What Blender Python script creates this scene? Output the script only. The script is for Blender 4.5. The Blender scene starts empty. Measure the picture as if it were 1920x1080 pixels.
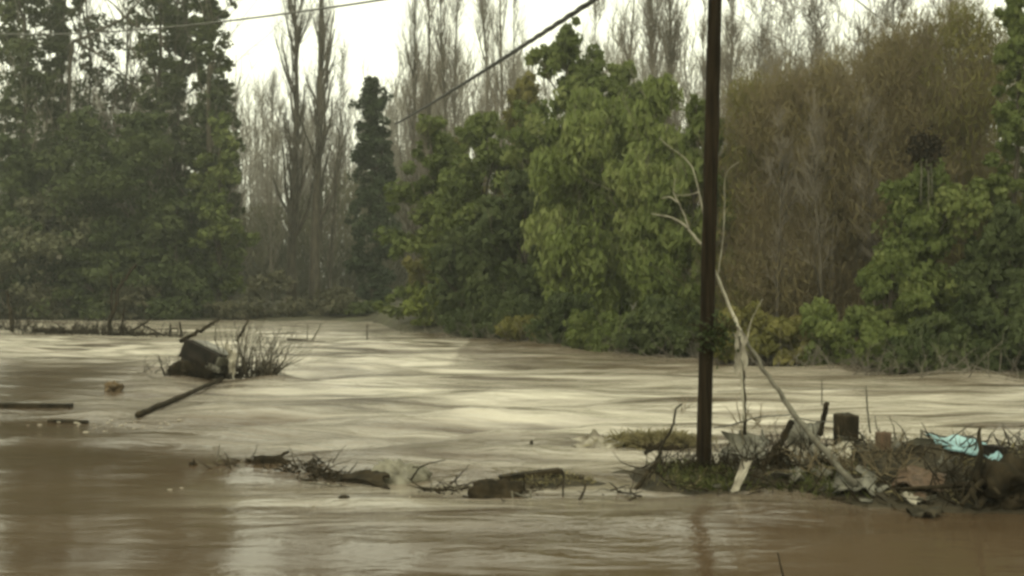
import bpy, math
import numpy as np

# ------------------------------------------------------------------ camera, sky, sun, exposure
S = bpy.context.scene
COL = S.collection
F = 2059.0            # focal length in photo pixels (1920 wide)
EYE = 2.45            # camera height above the flood water
HOR = 545.0           # horizon row in the photo

cam = bpy.data.cameras.new("camera")
cam.sensor_width = 36.0
cam.lens = 36.0 * F / 1920.0
cam.clip_start = 0.1
cam.clip_end = 3000
camo = bpy.data.objects.new("camera", cam)
COL.objects.link(camo)
camo.location = (0, 0, EYE)
camo.rotation_euler = (math.radians(90) + math.atan((HOR - 540) / F), 0, 0)
S.camera = camo
S.render.resolution_x, S.render.resolution_y = 1024, 576

SUN_EL, SUN_AZ = math.radians(50), math.radians(205)
world = bpy.data.worlds.new("World")
S.world = world
world.use_nodes = True
wn, wl = world.node_tree.nodes, world.node_tree.links
wn.clear()
out = wn.new("ShaderNodeOutputWorld")
bg = wn.new("ShaderNodeBackground")
bg.inputs["Strength"].default_value = 0.1
sky = wn.new("ShaderNodeTexSky")
sky.sky_type = 'NISHITA'
sky.sun_disc = False
sky.sun_elevation = SUN_EL
sky.sun_rotation = SUN_AZ
sky.dust_density = 5.0
cloud = wn.new("ShaderNodeTexNoise")
cloud.inputs["Scale"].default_value = 2.2
cloud.inputs["Detail"].default_value = 4
wramp = wn.new("ShaderNodeValToRGB")
wramp.color_ramp.elements[0].position = 0.3
wramp.color_ramp.elements[0].color = (12.6, 12.8, 9.7, 1)
wramp.color_ramp.elements[1].position = 0.7
wramp.color_ramp.elements[1].color = (14.0, 14.2, 11.0, 1)
mix = wn.new("ShaderNodeMix")
mix.data_type = 'RGBA'
mix.inputs[0].default_value = 0.96      # thick even cloud over the clear sky
wl.new(cloud.outputs["Fac"], wramp.inputs[0])
wl.new(sky.outputs[0], mix.inputs[6])
wl.new(wramp.outputs[0], mix.inputs[7])
wl.new(mix.outputs[2], bg.inputs[0])
wl.new(bg.outputs[0], out.inputs[0])

sun = bpy.data.lights.new("sun", 'SUN')
sun.energy = 1.2
sun.angle = math.radians(25)
sun.color = (1.0, 0.95, 0.82)
suno = bpy.data.objects.new("sun", sun)
COL.objects.link(suno)
# the sun stands behind the camera, a little to the left
suno.rotation_euler = (math.radians(90) - SUN_EL, 0, math.radians(-25))

S.view_settings.view_transform = 'Standard'
S.view_settings.look = 'None'
S.view_settings.exposure = 0.3
S.view_settings.gamma = 1.0
S.view_settings.use_curve_mapping = False
S.render.engine = 'CYCLES'
S.cycles.filter_width = 3.0            # soft phone-video lens
S.cycles.max_bounces = 6
S.cycles.transparent_max_bounces = 8

# ------------------------------------------------------------------ helpers
def at(px, py, d):
    """world point seen at photo pixel (px, py), d metres in front of the camera"""
    return np.array([(px - 960.0) / F * d, d, EYE + (HOR - py) / F * d])

def onw(px, py, z=0.0):
    """world point at height z seen at photo pixel"""
    return at(px, py, (EYE - z) * F / (py - HOR))

def unit(v):
    return v / (np.linalg.norm(v, axis=-1, keepdims=True) + 1e-9)

def link(o, parent=None, label=None, cat=None, group=None, kind=None):
    COL.objects.link(o)
    if parent is not None:
        o.parent = parent
    if label: o["label"] = label
    if cat: o["category"] = cat
    if group: o["group"] = group
    if kind: o["kind"] = kind
    return o

def empty(name, loc, label, cat, group=None, rz=0.0):
    o = bpy.data.objects.new(name, None)
    o.empty_display_size = 0.2
    o.location = [float(c) for c in loc]
    o.rotation_euler = (0, 0, rz)
    return link(o, None, label, cat, group)

def np_mesh(name, V, Fq, mats, smooth=False, attrs=None):
    """V (n,3), Fq (m,k) all faces with k corners"""
    me = bpy.data.meshes.new(name)
    V = np.ascontiguousarray(V, dtype=np.float32)
    Fq = np.ascontiguousarray(Fq, dtype=np.int32)
    m, k = Fq.shape
    me.vertices.add(len(V)); me.vertices.foreach_set("co", V.ravel())
    me.loops.add(m * k); me.loops.foreach_set("vertex_index", Fq.ravel())
    me.polygons.add(m)
    me.polygons.foreach_set("loop_start", np.arange(0, m * k, k, dtype=np.int32))
    if smooth:
        me.polygons.foreach_set("use_smooth", np.ones(m, dtype=bool))
    for a, (dom, data) in (attrs or {}).items():
        at_ = me.attributes.new(a, 'FLOAT', dom)
        at_.data.foreach_set("value", np.ascontiguousarray(data, dtype=np.float32))
    me.update(calc_edges=True)
    me.validate()
    if mats: me.materials.append(mats)
    return me

def obj(name, V, Fq, mat, parent=None, smooth=False, attrs=None, **kw):
    return link(bpy.data.objects.new(name, np_mesh(name, V, Fq, mat, smooth, attrs)), parent, **kw)

def prisms(P0, P1, R0, R1, sides=3):
    """many independent tapered prisms -> V, F(quads)"""
    P0, P1 = np.asarray(P0), np.asarray(P1)
    n = len(P0)
    d = unit(P1 - P0)
    ref = np.where(np.abs(d[:, 2:3]) > 0.9, np.array([[1.0, 0, 0]]), np.array([[0, 0, 1.0]]))
    u = unit(np.cross(d, ref)); w = np.cross(d, u)
    ang = np.arange(sides) * 2 * math.pi / sides
    ring = u[:, None, :] * np.cos(ang)[None, :, None] + w[:, None, :] * np.sin(ang)[None, :, None]
    A = P0[:, None, :] + ring * np.asarray(R0)[:, None, None]
    B = P1[:, None, :] + ring * np.asarray(R1)[:, None, None]
    V = np.concatenate([A, B], axis=1).reshape(-1, 3)
    i = np.arange(sides); j = (i + 1) % sides
    f = np.stack([i, j, j + sides, i + sides], axis=1)
    Fq = (f[None] + (np.arange(n) * 2 * sides)[:, None, None]).reshape(-1, 4)
    return V, Fq

def tube(path, radii, sides=8, rng=None, rough=0.0):
    """one continuous tube with pinched ends"""
    path = np.asarray(path, float); n = len(path)
    radii = np.broadcast_to(np.asarray(radii, float), (n,)).copy()
    t = np.gradient(path, axis=0); t = unit(t)
    ref = np.array([0.31, 0.17, 0.93]) if abs(t[0] @ np.array([0.31, 0.17, 0.93])) < 0.9 else np.array([1.0, 0.1, 0])
    u = unit(np.cross(t, ref)); w = np.cross(t, u)
    ang = np.arange(sides) * 2 * math.pi / sides
    R = radii[:, None] * np.ones((n, sides))
    if rng is not None and rough: R = R * (1 + rough * rng.standard_normal((n, sides)))
    V = path[:, None, :] + (u[:, None, :] * np.cos(ang)[None, :, None] + w[:, None, :] * np.sin(ang)[None, :, None]) * R[:, :, None]
    V = V.reshape(-1, 3)
    i = np.arange(sides); j = (i + 1) % sides
    f = np.stack([i, j, j + sides, i + sides], 1)
    Fq = (f[None] + (np.arange(n - 1) * sides)[:, None, None]).reshape(-1, 4)
    # end caps as quads onto a centre vertex (degenerate-free: use pairs)
    V = np.vstack([V, path[0], path[-1]])
    c0, c1 = n * sides, n * sides + 1
    caps = []
    for k in range(0, sides, 2):
        caps.append([c0, (k + 2) % sides, (k + 1) % sides, k])
        b = (n - 1) * sides
        caps.append([c1, b + k, b + (k + 1) % sides, b + (k + 2) % sides])
    return V, np.vstack([Fq, np.array(caps)])

def join(*parts):
    Vs, Fs, o = [], [], 0
    for V, Fq in parts:
        Vs.append(V); Fs.append(np.asarray(Fq) + o); o += len(V)
    return np.vstack(Vs), np.vstack(Fs)

def wiggle(a, b, n, rng, amp, sag=0.0):
    a, b = np.asarray(a, float), np.asarray(b, float)
    t = np.linspace(0, 1, n)[:, None]
    p = a + (b - a) * t
    L = np.linalg.norm(b - a)
    e = np.sin(t * math.pi)
    for k in (1, 2, 3):
        p += amp * L / k * np.sin(t * math.pi * k + rng.uniform(0, 6)) * rng.standard_normal(3) * (e if k == 1 else e * 0.8)
    p[:, 2] -= sag * (4 * t * (1 - t))[:, 0]
    return p

# smooth value noise for geometry
def vnoise(x, y, seed=0):
    def h(i, j):
        n = (i * 374761393 + j * 668265263 + seed * 974634777) & 0x7fffffff
        n = ((n ^ (n >> 13)) * 1274126177) & 0x7fffffff
        return ((n ^ (n >> 16)) & 0xffff) / 65535.0
    xi, yi = np.floor(x).astype(np.int64), np.floor(y).astype(np.int64)
    fx, fy = x - xi, y - yi
    fx = fx * fx * (3 - 2 * fx); fy = fy * fy * (3 - 2 * fy)
    return (h(xi, yi) * (1 - fx) + h(xi + 1, yi) * fx) * (1 - fy) + (h(xi, yi + 1) * (1 - fx) + h(xi + 1, yi + 1) * fx) * fy

# ------------------------------------------------------------------ materials
def newmat(name):
    m = bpy.data.materials.new(name); m.use_nodes = True
    n, l = m.node_tree.nodes, m.node_tree.links
    n.clear()
    o = n.new("ShaderNodeOutputMaterial")
    return m, n, l, o

def noisy(name, c1, c2, scale=4.0, rough=0.8, bump=0.3, stretch=(1, 1, 1), spec=0.3, detail=6, c3=None, dist=0.02):
    m, n, l, o = newmat(name)
    p = n.new("ShaderNodeBsdfPrincipled")
    tc = n.new("ShaderNodeTexCoord"); mp = n.new("ShaderNodeMapping")
    mp.inputs["Scale"].default_value = stretch
    l.new(tc.outputs["Object"], mp.inputs[0])
    t = n.new("ShaderNodeTexNoise"); t.inputs["Scale"].default_value = scale; t.inputs["Detail"].default_value = detail
    l.new(mp.outputs[0], t.inputs["Vector"])
    r = n.new("ShaderNodeValToRGB")
    r.color_ramp.elements[0].position = 0.35; r.color_ramp.elements[0].color = (*c1, 1)
    r.color_ramp.elements[1].position = 0.65; r.color_ramp.elements[1].color = (*c2, 1)
    if c3:
        e = r.color_ramp.elements.new(0.8); e.color = (*c3, 1)
    l.new(t.outputs["Fac"], r.inputs[0]); l.new(r.outputs[0], p.inputs["Base Color"])
    p.inputs["Roughness"].default_value = rough
    p.inputs["Specular IOR Level"].default_value = spec
    b = n.new("ShaderNodeBump"); b.inputs["Strength"].default_value = bump; b.inputs["Distance"].default_value = dist
    l.new(t.outputs["Fac"], b.inputs["Height"]); l.new(b.outputs[0], p.inputs["Normal"])
    l.new(p.outputs[0], o.inputs[0])
    return m

def leafmat(name, c1, c2, c3=None, trans=0.3, k=1.12):
    c1, c2, c3 = [(c[0] * k, c[1] * k, c[2] * k * 0.86) if c else None for c in (c1, c2, c3)]
    return leafmat_(name, c1, c2, c3, trans)

def leafmat_(name, c1, c2, c3=None, trans=0.3):
    """leaf colour varies from clump to clump through the 'tint' attribute"""
    m, n, l, o = newmat(name)
    a = n.new("ShaderNodeAttribute"); a.attribute_name = "tint"
    r = n.new("ShaderNodeValToRGB")
    r.color_ramp.elements[0].color = (*c1, 1); r.color_ramp.elements[1].color = (*c2, 1)
    if c3:
        e = r.color_ramp.elements.new(0.5); e.color = (*c3, 1)
    l.new(a.outputs["Fac"], r.inputs[0])
    p = n.new("ShaderNodeBsdfPrincipled"); p.inputs["Roughness"].default_value = 0.65
    p.inputs["Specular IOR Level"].default_value = 0.15
    tr = n.new("ShaderNodeBsdfTranslucent")
    mx = n.new("ShaderNodeMixShader"); mx.inputs[0].default_value = trans
    l.new(r.outputs[0], p.inputs["Base Color"]); l.new(r.outputs[0], tr.inputs[0])
    l.new(p.outputs[0], mx.inputs[1]); l.new(tr.outputs[0], mx.inputs[2]); l.new(mx.outputs[0], o.inputs[0])
    return m

M = {}
M['bark'] = noisy("bark_dark", (0.035, 0.03, 0.02), (0.085, 0.07, 0.045), 6, 0.9, 0.6, (1, 1, 0.2))
M['bark_grey'] = noisy("bark_grey", (0.09, 0.078, 0.058), (0.16, 0.14, 0.105), 6, 0.9, 0.6, (1, 1, 0.2))
M['twig_grey'] = noisy("twig_grey", (0.13, 0.112, 0.083), (0.19, 0.165, 0.122), 2, 0.9, 0.0)
M['twig_brown'] = noisy("twig_brown", (0.11, 0.084, 0.045), (0.17, 0.135, 0.076), 2, 0.9, 0.0)
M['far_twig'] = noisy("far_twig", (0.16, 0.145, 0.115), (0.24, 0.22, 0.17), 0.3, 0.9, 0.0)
M['leaf_dark'] = leafmat("leaf_dark", (0.03, 0.042, 0.016), (0.075, 0.088, 0.036), (0.048, 0.06, 0.024))
M['leaf_ivy'] = leafmat("leaf_ivy", (0.034, 0.044, 0.018), (0.082, 0.09, 0.04), (0.052, 0.062, 0.026))
M['leaf_green'] = leafmat("leaf_green", (0.052, 0.068, 0.02), (0.145, 0.16, 0.06), (0.086, 0.106, 0.033))
M['leaf_willow'] = leafmat("leaf_willow", (0.07, 0.088, 0.024), (0.19, 0.205, 0.085), (0.108, 0.132, 0.04))
M['leaf_cypress'] = leafmat("leaf_cypress", (0.016, 0.024, 0.012), (0.035, 0.046, 0.022), (0.024, 0.034, 0.017), 0.15)
M['leaf_brown'] = leafmat("leaf_brown", (0.088, 0.071, 0.036), (0.165, 0.135, 0.075), (0.122, 0.1, 0.052))
M['leaf_olive'] = leafmat("leaf_olive", (0.08, 0.078, 0.024), (0.17, 0.15, 0.06), (0.12, 0.112, 0.036))
M['leaf_yellow'] = leafmat("leaf_yellow", (0.07, 0.085, 0.018), (0.17, 0.19, 0.05), (0.11, 0.13, 0.03))
M['leaf_grey'] = leafmat("leaf_grey", (0.07, 0.072, 0.045), (0.15, 0.15, 0.1), (0.1, 0.1, 0.065))
M['leaf_scrub'] = leafmat("leaf_scrub", (0.045, 0.044, 0.027), (0.10, 0.092, 0.06), (0.068, 0.064, 0.042))
M['grass'] = leafmat("grass_blade", (0.035, 0.042, 0.014), (0.095, 0.098, 0.04), (0.058, 0.064, 0.024))
M['straw'] = leafmat("straw_blade", (0.09, 0.075, 0.04), (0.22, 0.19, 0.11), (0.14, 0.12, 0.07))
M['soil'] = noisy("bank_soil", (0.03, 0.026, 0.014), (0.06, 0.056, 0.028), 0.5, 0.95, 0.4, c3=(0.045, 0.055, 0.02), dist=0.1)
M['mud'] = noisy("wet_mud", (0.016, 0.014, 0.008), (0.048, 0.039, 0.023), 3.5, 0.85, 0.9, spec=0.12, c3=(0.035, 0.035, 0.016), dist=0.06)
M['pole'] = noisy("pole_wood", (0.006, 0.0042, 0.0022), (0.022, 0.0155, 0.008), 8, 0.92, 0.9, (3, 3, 0.15), spec=0.06)
M['wood_dark'] = noisy("wet_wood", (0.011, 0.009, 0.005), (0.034, 0.026, 0.014), 7, 0.9, 0.6, (1, 1, 0.6), spec=0.08)
M['wood_red'] = noisy("red_brown_wood", (0.045, 0.028, 0.015), (0.095, 0.06, 0.034), 7, 0.8, 0.5, (2, 2, 0.4))
M['wood_pale'] = noisy("bleached_wood", (0.20, 0.18, 0.13), (0.38, 0.35, 0.26), 9, 0.8, 0.4, (1, 1, 0.5))
M['wood_mid'] = noisy("grey_wood", (0.055, 0.05, 0.034), (0.115, 0.104, 0.074), 9, 0.8, 0.4)
M['cloth_pale'] = noisy("muddy_plastic", (0.16, 0.14, 0.10), (0.36, 0.33, 0.25), 5, 0.6, 0.3, c3=(0.48, 0.45, 0.36))
M['cloth_grey'] = noisy("grey_sheet", (0.06, 0.056, 0.04), (0.16, 0.15, 0.11), 4, 0.6, 0.3)
M['cloth_blue'] = noisy("blue_tarp", (0.13, 0.24, 0.25), (0.24, 0.38, 0.38), 3, 0.5, 0.2, c3=(0.32, 0.4, 0.38))
M['metal_dark'] = noisy("dark_panel", (0.008, 0.007, 0.0055), (0.022, 0.018, 0.013), 3, 0.9, 0.4, spec=0.08)
M['metal_pale'] = noisy("pale_panel", (0.07, 0.066, 0.052), (0.22, 0.21, 0.175), 6, 0.6, 0.4, c3=(0.3, 0.29, 0.25))
M['wire'] = noisy("wire", (0.012, 0.011, 0.009), (0.025, 0.023, 0.018), 8, 0.6, 0.0)
M['wire_grey'] = noisy("wire_grey", (0.06, 0.058, 0.045), (0.1, 0.097, 0.077), 8, 0.6, 0.0)
M['stone'] = noisy("wet_stone", (0.10, 0.09, 0.06), (0.20, 0.185, 0.13), 5, 0.5, 0.5)
M['foam'] = noisy("foam", (0.24, 0.21, 0.15), (0.38, 0.34, 0.26), 9, 0.8, 0.4)
M['rust'] = noisy("ochre_chunk", (0.04, 0.027, 0.012), (0.12, 0.08, 0.036), 6, 0.8, 0.5)

def water_material():
    m, n, l, o = newmat("flood_water")
    p = n.new("ShaderNodeBsdfPrincipled")
    g = n.new("ShaderNodeNewGeometry")
    a = n.new("ShaderNodeAttribute"); a.attribute_name = "turbulence"
    def nz(scale, det, st, rot=0.06, rough=0.55):
        mp = n.new("ShaderNodeMapping"); mp.inputs["Scale"].default_value = st
        mp.inputs["Rotation"].default_value = (0, 0, rot)
        l.new(g.outputs["Position"], mp.inputs[0])
        t = n.new("ShaderNodeTexNoise"); t.inputs["Scale"].default_value = scale
        t.inputs["Detail"].default_value = det; t.inputs["Roughness"].default_value = rough
        t.inputs["Distortion"].default_value = 0.6
        l.new(mp.outputs[0], t.inputs["Vector"]); return t
    # silt and foam lines along the current; the pale ones also paint sky glare
    t1 = nz(0.35, 6, (0.35, 1.3, 1))
    r = n.new("ShaderNodeValToRGB")
    r.color_ramp.elements[0].position = 0.3; r.color_ramp.elements[0].color = (0.052, 0.033, 0.017, 1)
    r.color_ramp.elements[1].position = 0.75; r.color_ramp.elements[1].color = (0.078, 0.054, 0.031, 1)
    l.new(t1.outputs["Fac"], r.inputs[0])
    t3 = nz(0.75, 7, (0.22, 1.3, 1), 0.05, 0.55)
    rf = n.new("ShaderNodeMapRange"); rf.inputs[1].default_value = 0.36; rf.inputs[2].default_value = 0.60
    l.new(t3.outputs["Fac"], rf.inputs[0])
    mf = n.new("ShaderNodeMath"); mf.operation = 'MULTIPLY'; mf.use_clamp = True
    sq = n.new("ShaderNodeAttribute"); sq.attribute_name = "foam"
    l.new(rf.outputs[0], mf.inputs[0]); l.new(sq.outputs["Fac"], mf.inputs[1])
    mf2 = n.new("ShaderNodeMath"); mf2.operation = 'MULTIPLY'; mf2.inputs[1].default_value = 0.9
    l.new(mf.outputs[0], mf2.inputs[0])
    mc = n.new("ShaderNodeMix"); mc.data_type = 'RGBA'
    mc.inputs[7].default_value = (0.51, 0.465, 0.37, 1)  # pale silt and foam tone, doubling as painted sky glare
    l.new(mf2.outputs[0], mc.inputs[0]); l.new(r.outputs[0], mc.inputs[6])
    l.new(mc.outputs[2], p.inputs["Base Color"])
    p.inputs["IOR"].default_value = 1.33
    rr = n.new("ShaderNodeMapRange"); rr.inputs[3].default_value = 0.10; rr.inputs[4].default_value = 0.15
    l.new(a.outputs["Fac"], rr.inputs[0]); l.new(rr.outputs[0], p.inputs["Roughness"])
    # ripples
    w1 = nz(1.0, 5, (0.55, 1.5, 1)); w2 = nz(4.0, 4, (0.5, 1.3, 1), 0.1)
    ad = n.new("ShaderNodeMath"); ad.operation = 'MULTIPLY_ADD'; ad.inputs[1].default_value = 0.2
    l.new(w2.outputs["Fac"], ad.inputs[0]); l.new(w1.outputs["Fac"], ad.inputs[2])
    st = n.new("ShaderNodeMapRange"); st.inputs[3].default_value = 0.03; st.inputs[4].default_value = 0.65
    l.new(a.outputs["Fac"], st.inputs[0])
    b = n.new("ShaderNodeBump"); b.inputs["Distance"].default_value = 0.30
    l.new(st.outputs[0], b.inputs["Strength"]); l.new(ad.outputs[0], b.inputs["Height"])
    l.new(b.outputs[0], p.inputs["Normal"])
    l.new(p.outputs[0], o.inputs[0])
    return m
M['water'] = water_material()

# ------------------------------------------------------------------ setting: terrain, water, mud
BANK_PX = [(-900, 596), (-200, 598), (0, 600), (440, 601), (700, 604), (745, 622), (1000, 641), (1150, 656),
           (1300, 670), (1450, 683), (1650, 697), (1920, 703), (2300, 708), (3200, 716)]
BANK = np.array([onw(*p)[:2] for p in BANK_PX])
# bank as depth over bearing (x / y), so that it can be evaluated anywhere
BB = BANK[:, 0] / BANK[:, 1]; BD = BANK[:, 1]
def ground_z(x, y):
    y = np.maximum(np.asarray(y, float), 0.5); x = np.asarray(x, float)
    e = y - np.interp(x / y, BB, BD)
    z = np.where(e < 0, np.maximum(e * 0.12, -0.9), np.minimum(0.01 + e * 0.075, 1.25))
    return z + 0.12 * (vnoise(x * 0.4, y * 0.4, 3) - 0.5) * (e > -2)

xs = np.concatenate([[-900, -600, -400, -280, -200, -150, -120], np.arange(-100, 60.1, 1.0), [70, 90, 120, 160, 220, 320, 500, 900]])
ys = np.concatenate([[-30, -10, 2, 10, 18, 24], np.arange(28, 125, 1.0), [130, 140, 155, 175, 200, 240, 300, 400, 600, 1000, 1600]])
def grid(xs, ys, fz):
    X, Y = np.meshgrid(xs, ys)
    Z = fz(X, Y)
    V = np.stack([X, Y, Z], -1).reshape(-1, 3)
    ny, nx = X.shape
    i = np.arange(ny - 1)[:, None] * nx + np.arange(nx - 1)[None]
    Fq = np.stack([i, i + 1, i + nx + 1, i + nx], -1).reshape(-1, 4)
    return V, Fq
V, Fq = grid(xs, ys, ground_z)
obj("ground", V, Fq, M['soil'], smooth=True, kind="structure")

def sstep(a, b, x):
    t = np.clip((x - a) / (b - a), 0, 1); return t * t * (3 - 2 * t)

def turb(x, y):
    # quiet backwater in front of the debris line and on the left, main current behind it
    edge = 14.0 + 6.5 * sstep(-0.5, -9.5, x) + 3.0 * (vnoise(x * 0.35, y * 0.5, 9) - 0.5)
    t = sstep(edge - 2.2, edge + 3.2, y)
    left = sstep(-7.5, -11.5, x + (y - 24) * 0.16) * sstep(48, 30, y)      # brown slack water at far left
    t = t * (1 - 0.72 * left)
    near = 0.38 * sstep(-4.5, -1.5, x) * sstep(8.5, 12.5, y) * sstep(3.4, 1.6, x) * (0.3 + 0.9 * vnoise(x * 0.3, y * 0.9, 12))
    return np.clip(np.maximum(t, near) + 0.03 + 0.05 * vnoise(x * 0.5, y * 1.2, 14), 0, 1)

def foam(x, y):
    # foam along the main current, widened to paint sky glare as pale colour
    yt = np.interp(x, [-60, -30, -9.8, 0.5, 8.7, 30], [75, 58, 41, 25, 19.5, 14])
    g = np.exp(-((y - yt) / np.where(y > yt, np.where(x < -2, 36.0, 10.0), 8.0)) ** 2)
    lee = 0.42 * np.exp(-((y - 12.9) / 1.1) ** 2) * sstep(-5.0, -2.0, x) * sstep(2.8, 1.0, x)     # pale band painted as glare in front of the debris line
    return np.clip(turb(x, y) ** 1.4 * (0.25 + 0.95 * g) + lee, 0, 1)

rngw = np.random.default_rng(5)
WAVES = []
for k in range(34):
    lam = math.exp(rngw.uniform(math.log(0.9), math.log(6.0)))
    th = math.radians(90) + rngw.normal(0.12, 0.42)
    WAVES.append((2 * math.pi / lam * math.cos(th), 2 * math.pi / lam * math.sin(th), rngw.uniform(0, 6.28), lam * 0.0066))
PA, PB = at(258, 777, 21.1), at(416, 712, 29.4)
def water_z(x, y):
    x = np.asarray(x, float); y = np.asarray(y, float)
    t = turb(x, y)
    wx = x + 0.5 * vnoise(x * 0.3, y * 0.3, 21); wy = y + 0.9 * vnoise(x * 0.22, y * 0.3, 22)
    z = np.zeros_like(x)
    for kx, ky, ph, a in WAVES:
        z += a * np.sin(kx * wx + ky * wy + ph)
    amp = 0.25 + 1.1 * vnoise(x * 0.12, y * 0.2, 31)
    fade = sstep(70, 45, y) * 0.6 + 0.4
    z = z * t * amp * fade
    z += 0.006 * t * (vnoise(x * 3, y * 5, 41) - 0.5)
    # standing ripples over the drowned fence in front of the debris line
    q = np.exp(-(((x + 0.35) / 0.9) ** 2 + ((y - 15.0) / 0.8) ** 2))
    z += 0.045 * q * np.sin(9.0 * (x * 0.75 - (y - 15.0) * 1.3))
    # pillow of water piled up against the wreck
    q2 = np.exp(-(((x + 9.6) / 1.6) ** 2 + ((y - 30.0) / 0.8) ** 2))
    # the drifting pole lies in smooth water of its own lee
    a, b = PA, PB
    u = np.clip(((x - a[0]) * (b[0] - a[0]) + (y - a[1]) * (b[1] - a[1])) / ((b[0] - a[0]) ** 2 + (b[1] - a[1]) ** 2), 0, 1)
    dd = np.hypot(x - a[0] - u * (b[0] - a[0]), y - a[1] - u * (b[1] - a[1]))
    z = z * (1 - 0.9 * np.exp(-(dd / 0.8) ** 2))
    return z + 0.05 * q2
wxs = np.concatenate([[-700, -400, -250, -160, -110, -80, -60], np.arange(-48, 34.01, 0.2), [38, 45, 60, 90, 150, 300, 700]])
wys = np.concatenate([[-25, -10, 0, 3, 5], np.arange(6, 48, 0.16), np.arange(48, 100, 0.4), [102, 106, 115, 130]])
V, Fq = grid(wxs, wys, water_z)
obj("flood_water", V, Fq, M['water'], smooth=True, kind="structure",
    attrs={"turbulence": ('POINT', turb(V[:, 0], V[:, 1])), "foam": ('POINT', foam(V[:, 0], V[:, 1]))})  # foam attribute also places the painted glare

# ------------------------------------------------------------------ plant growing
def grow(rng, start, dirs, length, K, up=0.0, noise=0.15):
    N = len(start)
    P = np.zeros((N, K + 1, 3)); P[:, 0] = start
    d = unit(np.asarray(dirs, float)); step = (np.asarray(length) / K)[:, None]
    for k in range(K):
        d = d + noise * rng.standard_normal((N, 3)); d[:, 2] += up / K
        d = unit(d); P[:, k + 1] = P[:, k] + d * step
    return P

def sprout(rng, P, R, n, tmin, tmax, angle, ajit=0.25):
    """n children per path: start, direction, parent radius, t"""
    N, K1, _ = P.shape; K = K1 - 1
    idx = np.repeat(np.arange(N), n); t = rng.uniform(tmin, tmax, len(idx))
    k = np.minimum((t * K).astype(int), K - 1); f = (t * K - k)[:, None]
    a, b = P[idx, k], P[idx, k + 1]
    tan = unit(b - a); pos = a + (b - a) * f
    rnd = rng.standard_normal((len(idx), 3)); side = unit(rnd - tan * (rnd * tan).sum(1, keepdims=True))
    an = angle * (1 + ajit * rng.standard_normal(len(idx)))[:, None]
    return pos, tan * np.cos(an) + side * np.sin(an), R[idx] * (1 - 0.7 * t), t, idx

def segs(P, R, tip=0.3):
    N, K1, _ = P.shape; K = K1 - 1
    f = 1 - (1 - tip) * np.arange(K1) / K
    rr = R[:, None] * f[None]
    return P[:, :-1].reshape(-1, 3), P[:, 1:].reshape(-1, 3), rr[:, :-1].ravel(), rr[:, 1:].ravel()

def leaves(rng, pos, nrm, L, W, tint, droop=0.0):
    n = len(pos)
    nrm = unit(nrm); rnd = rng.standard_normal((n, 3))
    if droop: rnd[:, 2] -= droop * 3
    ax = unit(rnd - nrm * (rnd * nrm).sum(1, keepdims=True)); bx = np.cross(nrm, ax)
    s = rng.uniform(0.6, 1.35, n)[:, None]
    ax = ax * L * s * 0.5; bx = bx * W * s * 0.5
    V = np.stack([pos - ax, pos + bx, pos + ax, pos - bx], 1).reshape(-1, 3)
    return V, np.arange(4 * n).reshape(n, 4), {"tint": ('FACE', tint)}

def profile(pts):
    a = np.array(pts); return lambda t: np.interp(t, a[:, 0], a[:, 1])
ROUND = profile([(0, .55), (.15, .85), (.4, 1), (.65, .9), (.85, .6), (1, .12)])
EGG = profile([(0, .7), (.2, 1), (.45, .9), (.7, .6), (.9, .3), (1, .06)])
SPIRE = profile([(0, .9), (.3, 1), (.5, .7), (.62, .85), (.8, .7), (.93, .4), (1, .05)])
COLUMN = profile([(0, 1), (.3, .9), (.5, .75), (.8, .7), (1, .4)])
PEAK = profile([(0, .7), (.2, 1), (.45, 1), (.62, .95), (.80, .75), (.90, .45), (1, .12)])

def clumps(rng, H, z0, hw, prof, n, lobes=None):
    """leaf clumps gathered into a few big uneven lobes, with stray sprays outside them"""
    m = lobes or max(9, n // 14, int(6.5 * (H - z0) / hw))
    t = (np.arange(m) + rng.uniform(0, 1, m)) / m
    th = rng.uniform(0, 2 * math.pi, m)
    rad = prof(t) * hw * np.sqrt(rng.uniform(0.05, 0.75, m)) * rng.uniform(0.75, 1.2, m)
    lc = np.stack([rad * np.cos(th), rad * np.sin(th), z0 + t * (H - z0)], 1)
    lr = hw * rng.uniform(0.30, 0.58, m) * (0.45 + 0.55 * prof(t))
    i = rng.integers(0, m, n)
    dr = unit(rng.standard_normal((n, 3)))
    f = rng.uniform(0.2, 1.0, n) ** 0.5
    f = np.where(rng.random(n) < 0.12, f * 1.45, f)
    C = lc[i] + dr * (lr[i] * f)[:, None] * np.array([1, 1, 0.85])
    C[:, 2] = np.clip(C[:, 2], z0 * 0.5 + 0.02 * H, H * 1.03)
    lt = rng.uniform(0, 1, m)
    return C, np.clip((C[:, 2] - z0) / (H - z0), 0, 1), lt[i]

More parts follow.
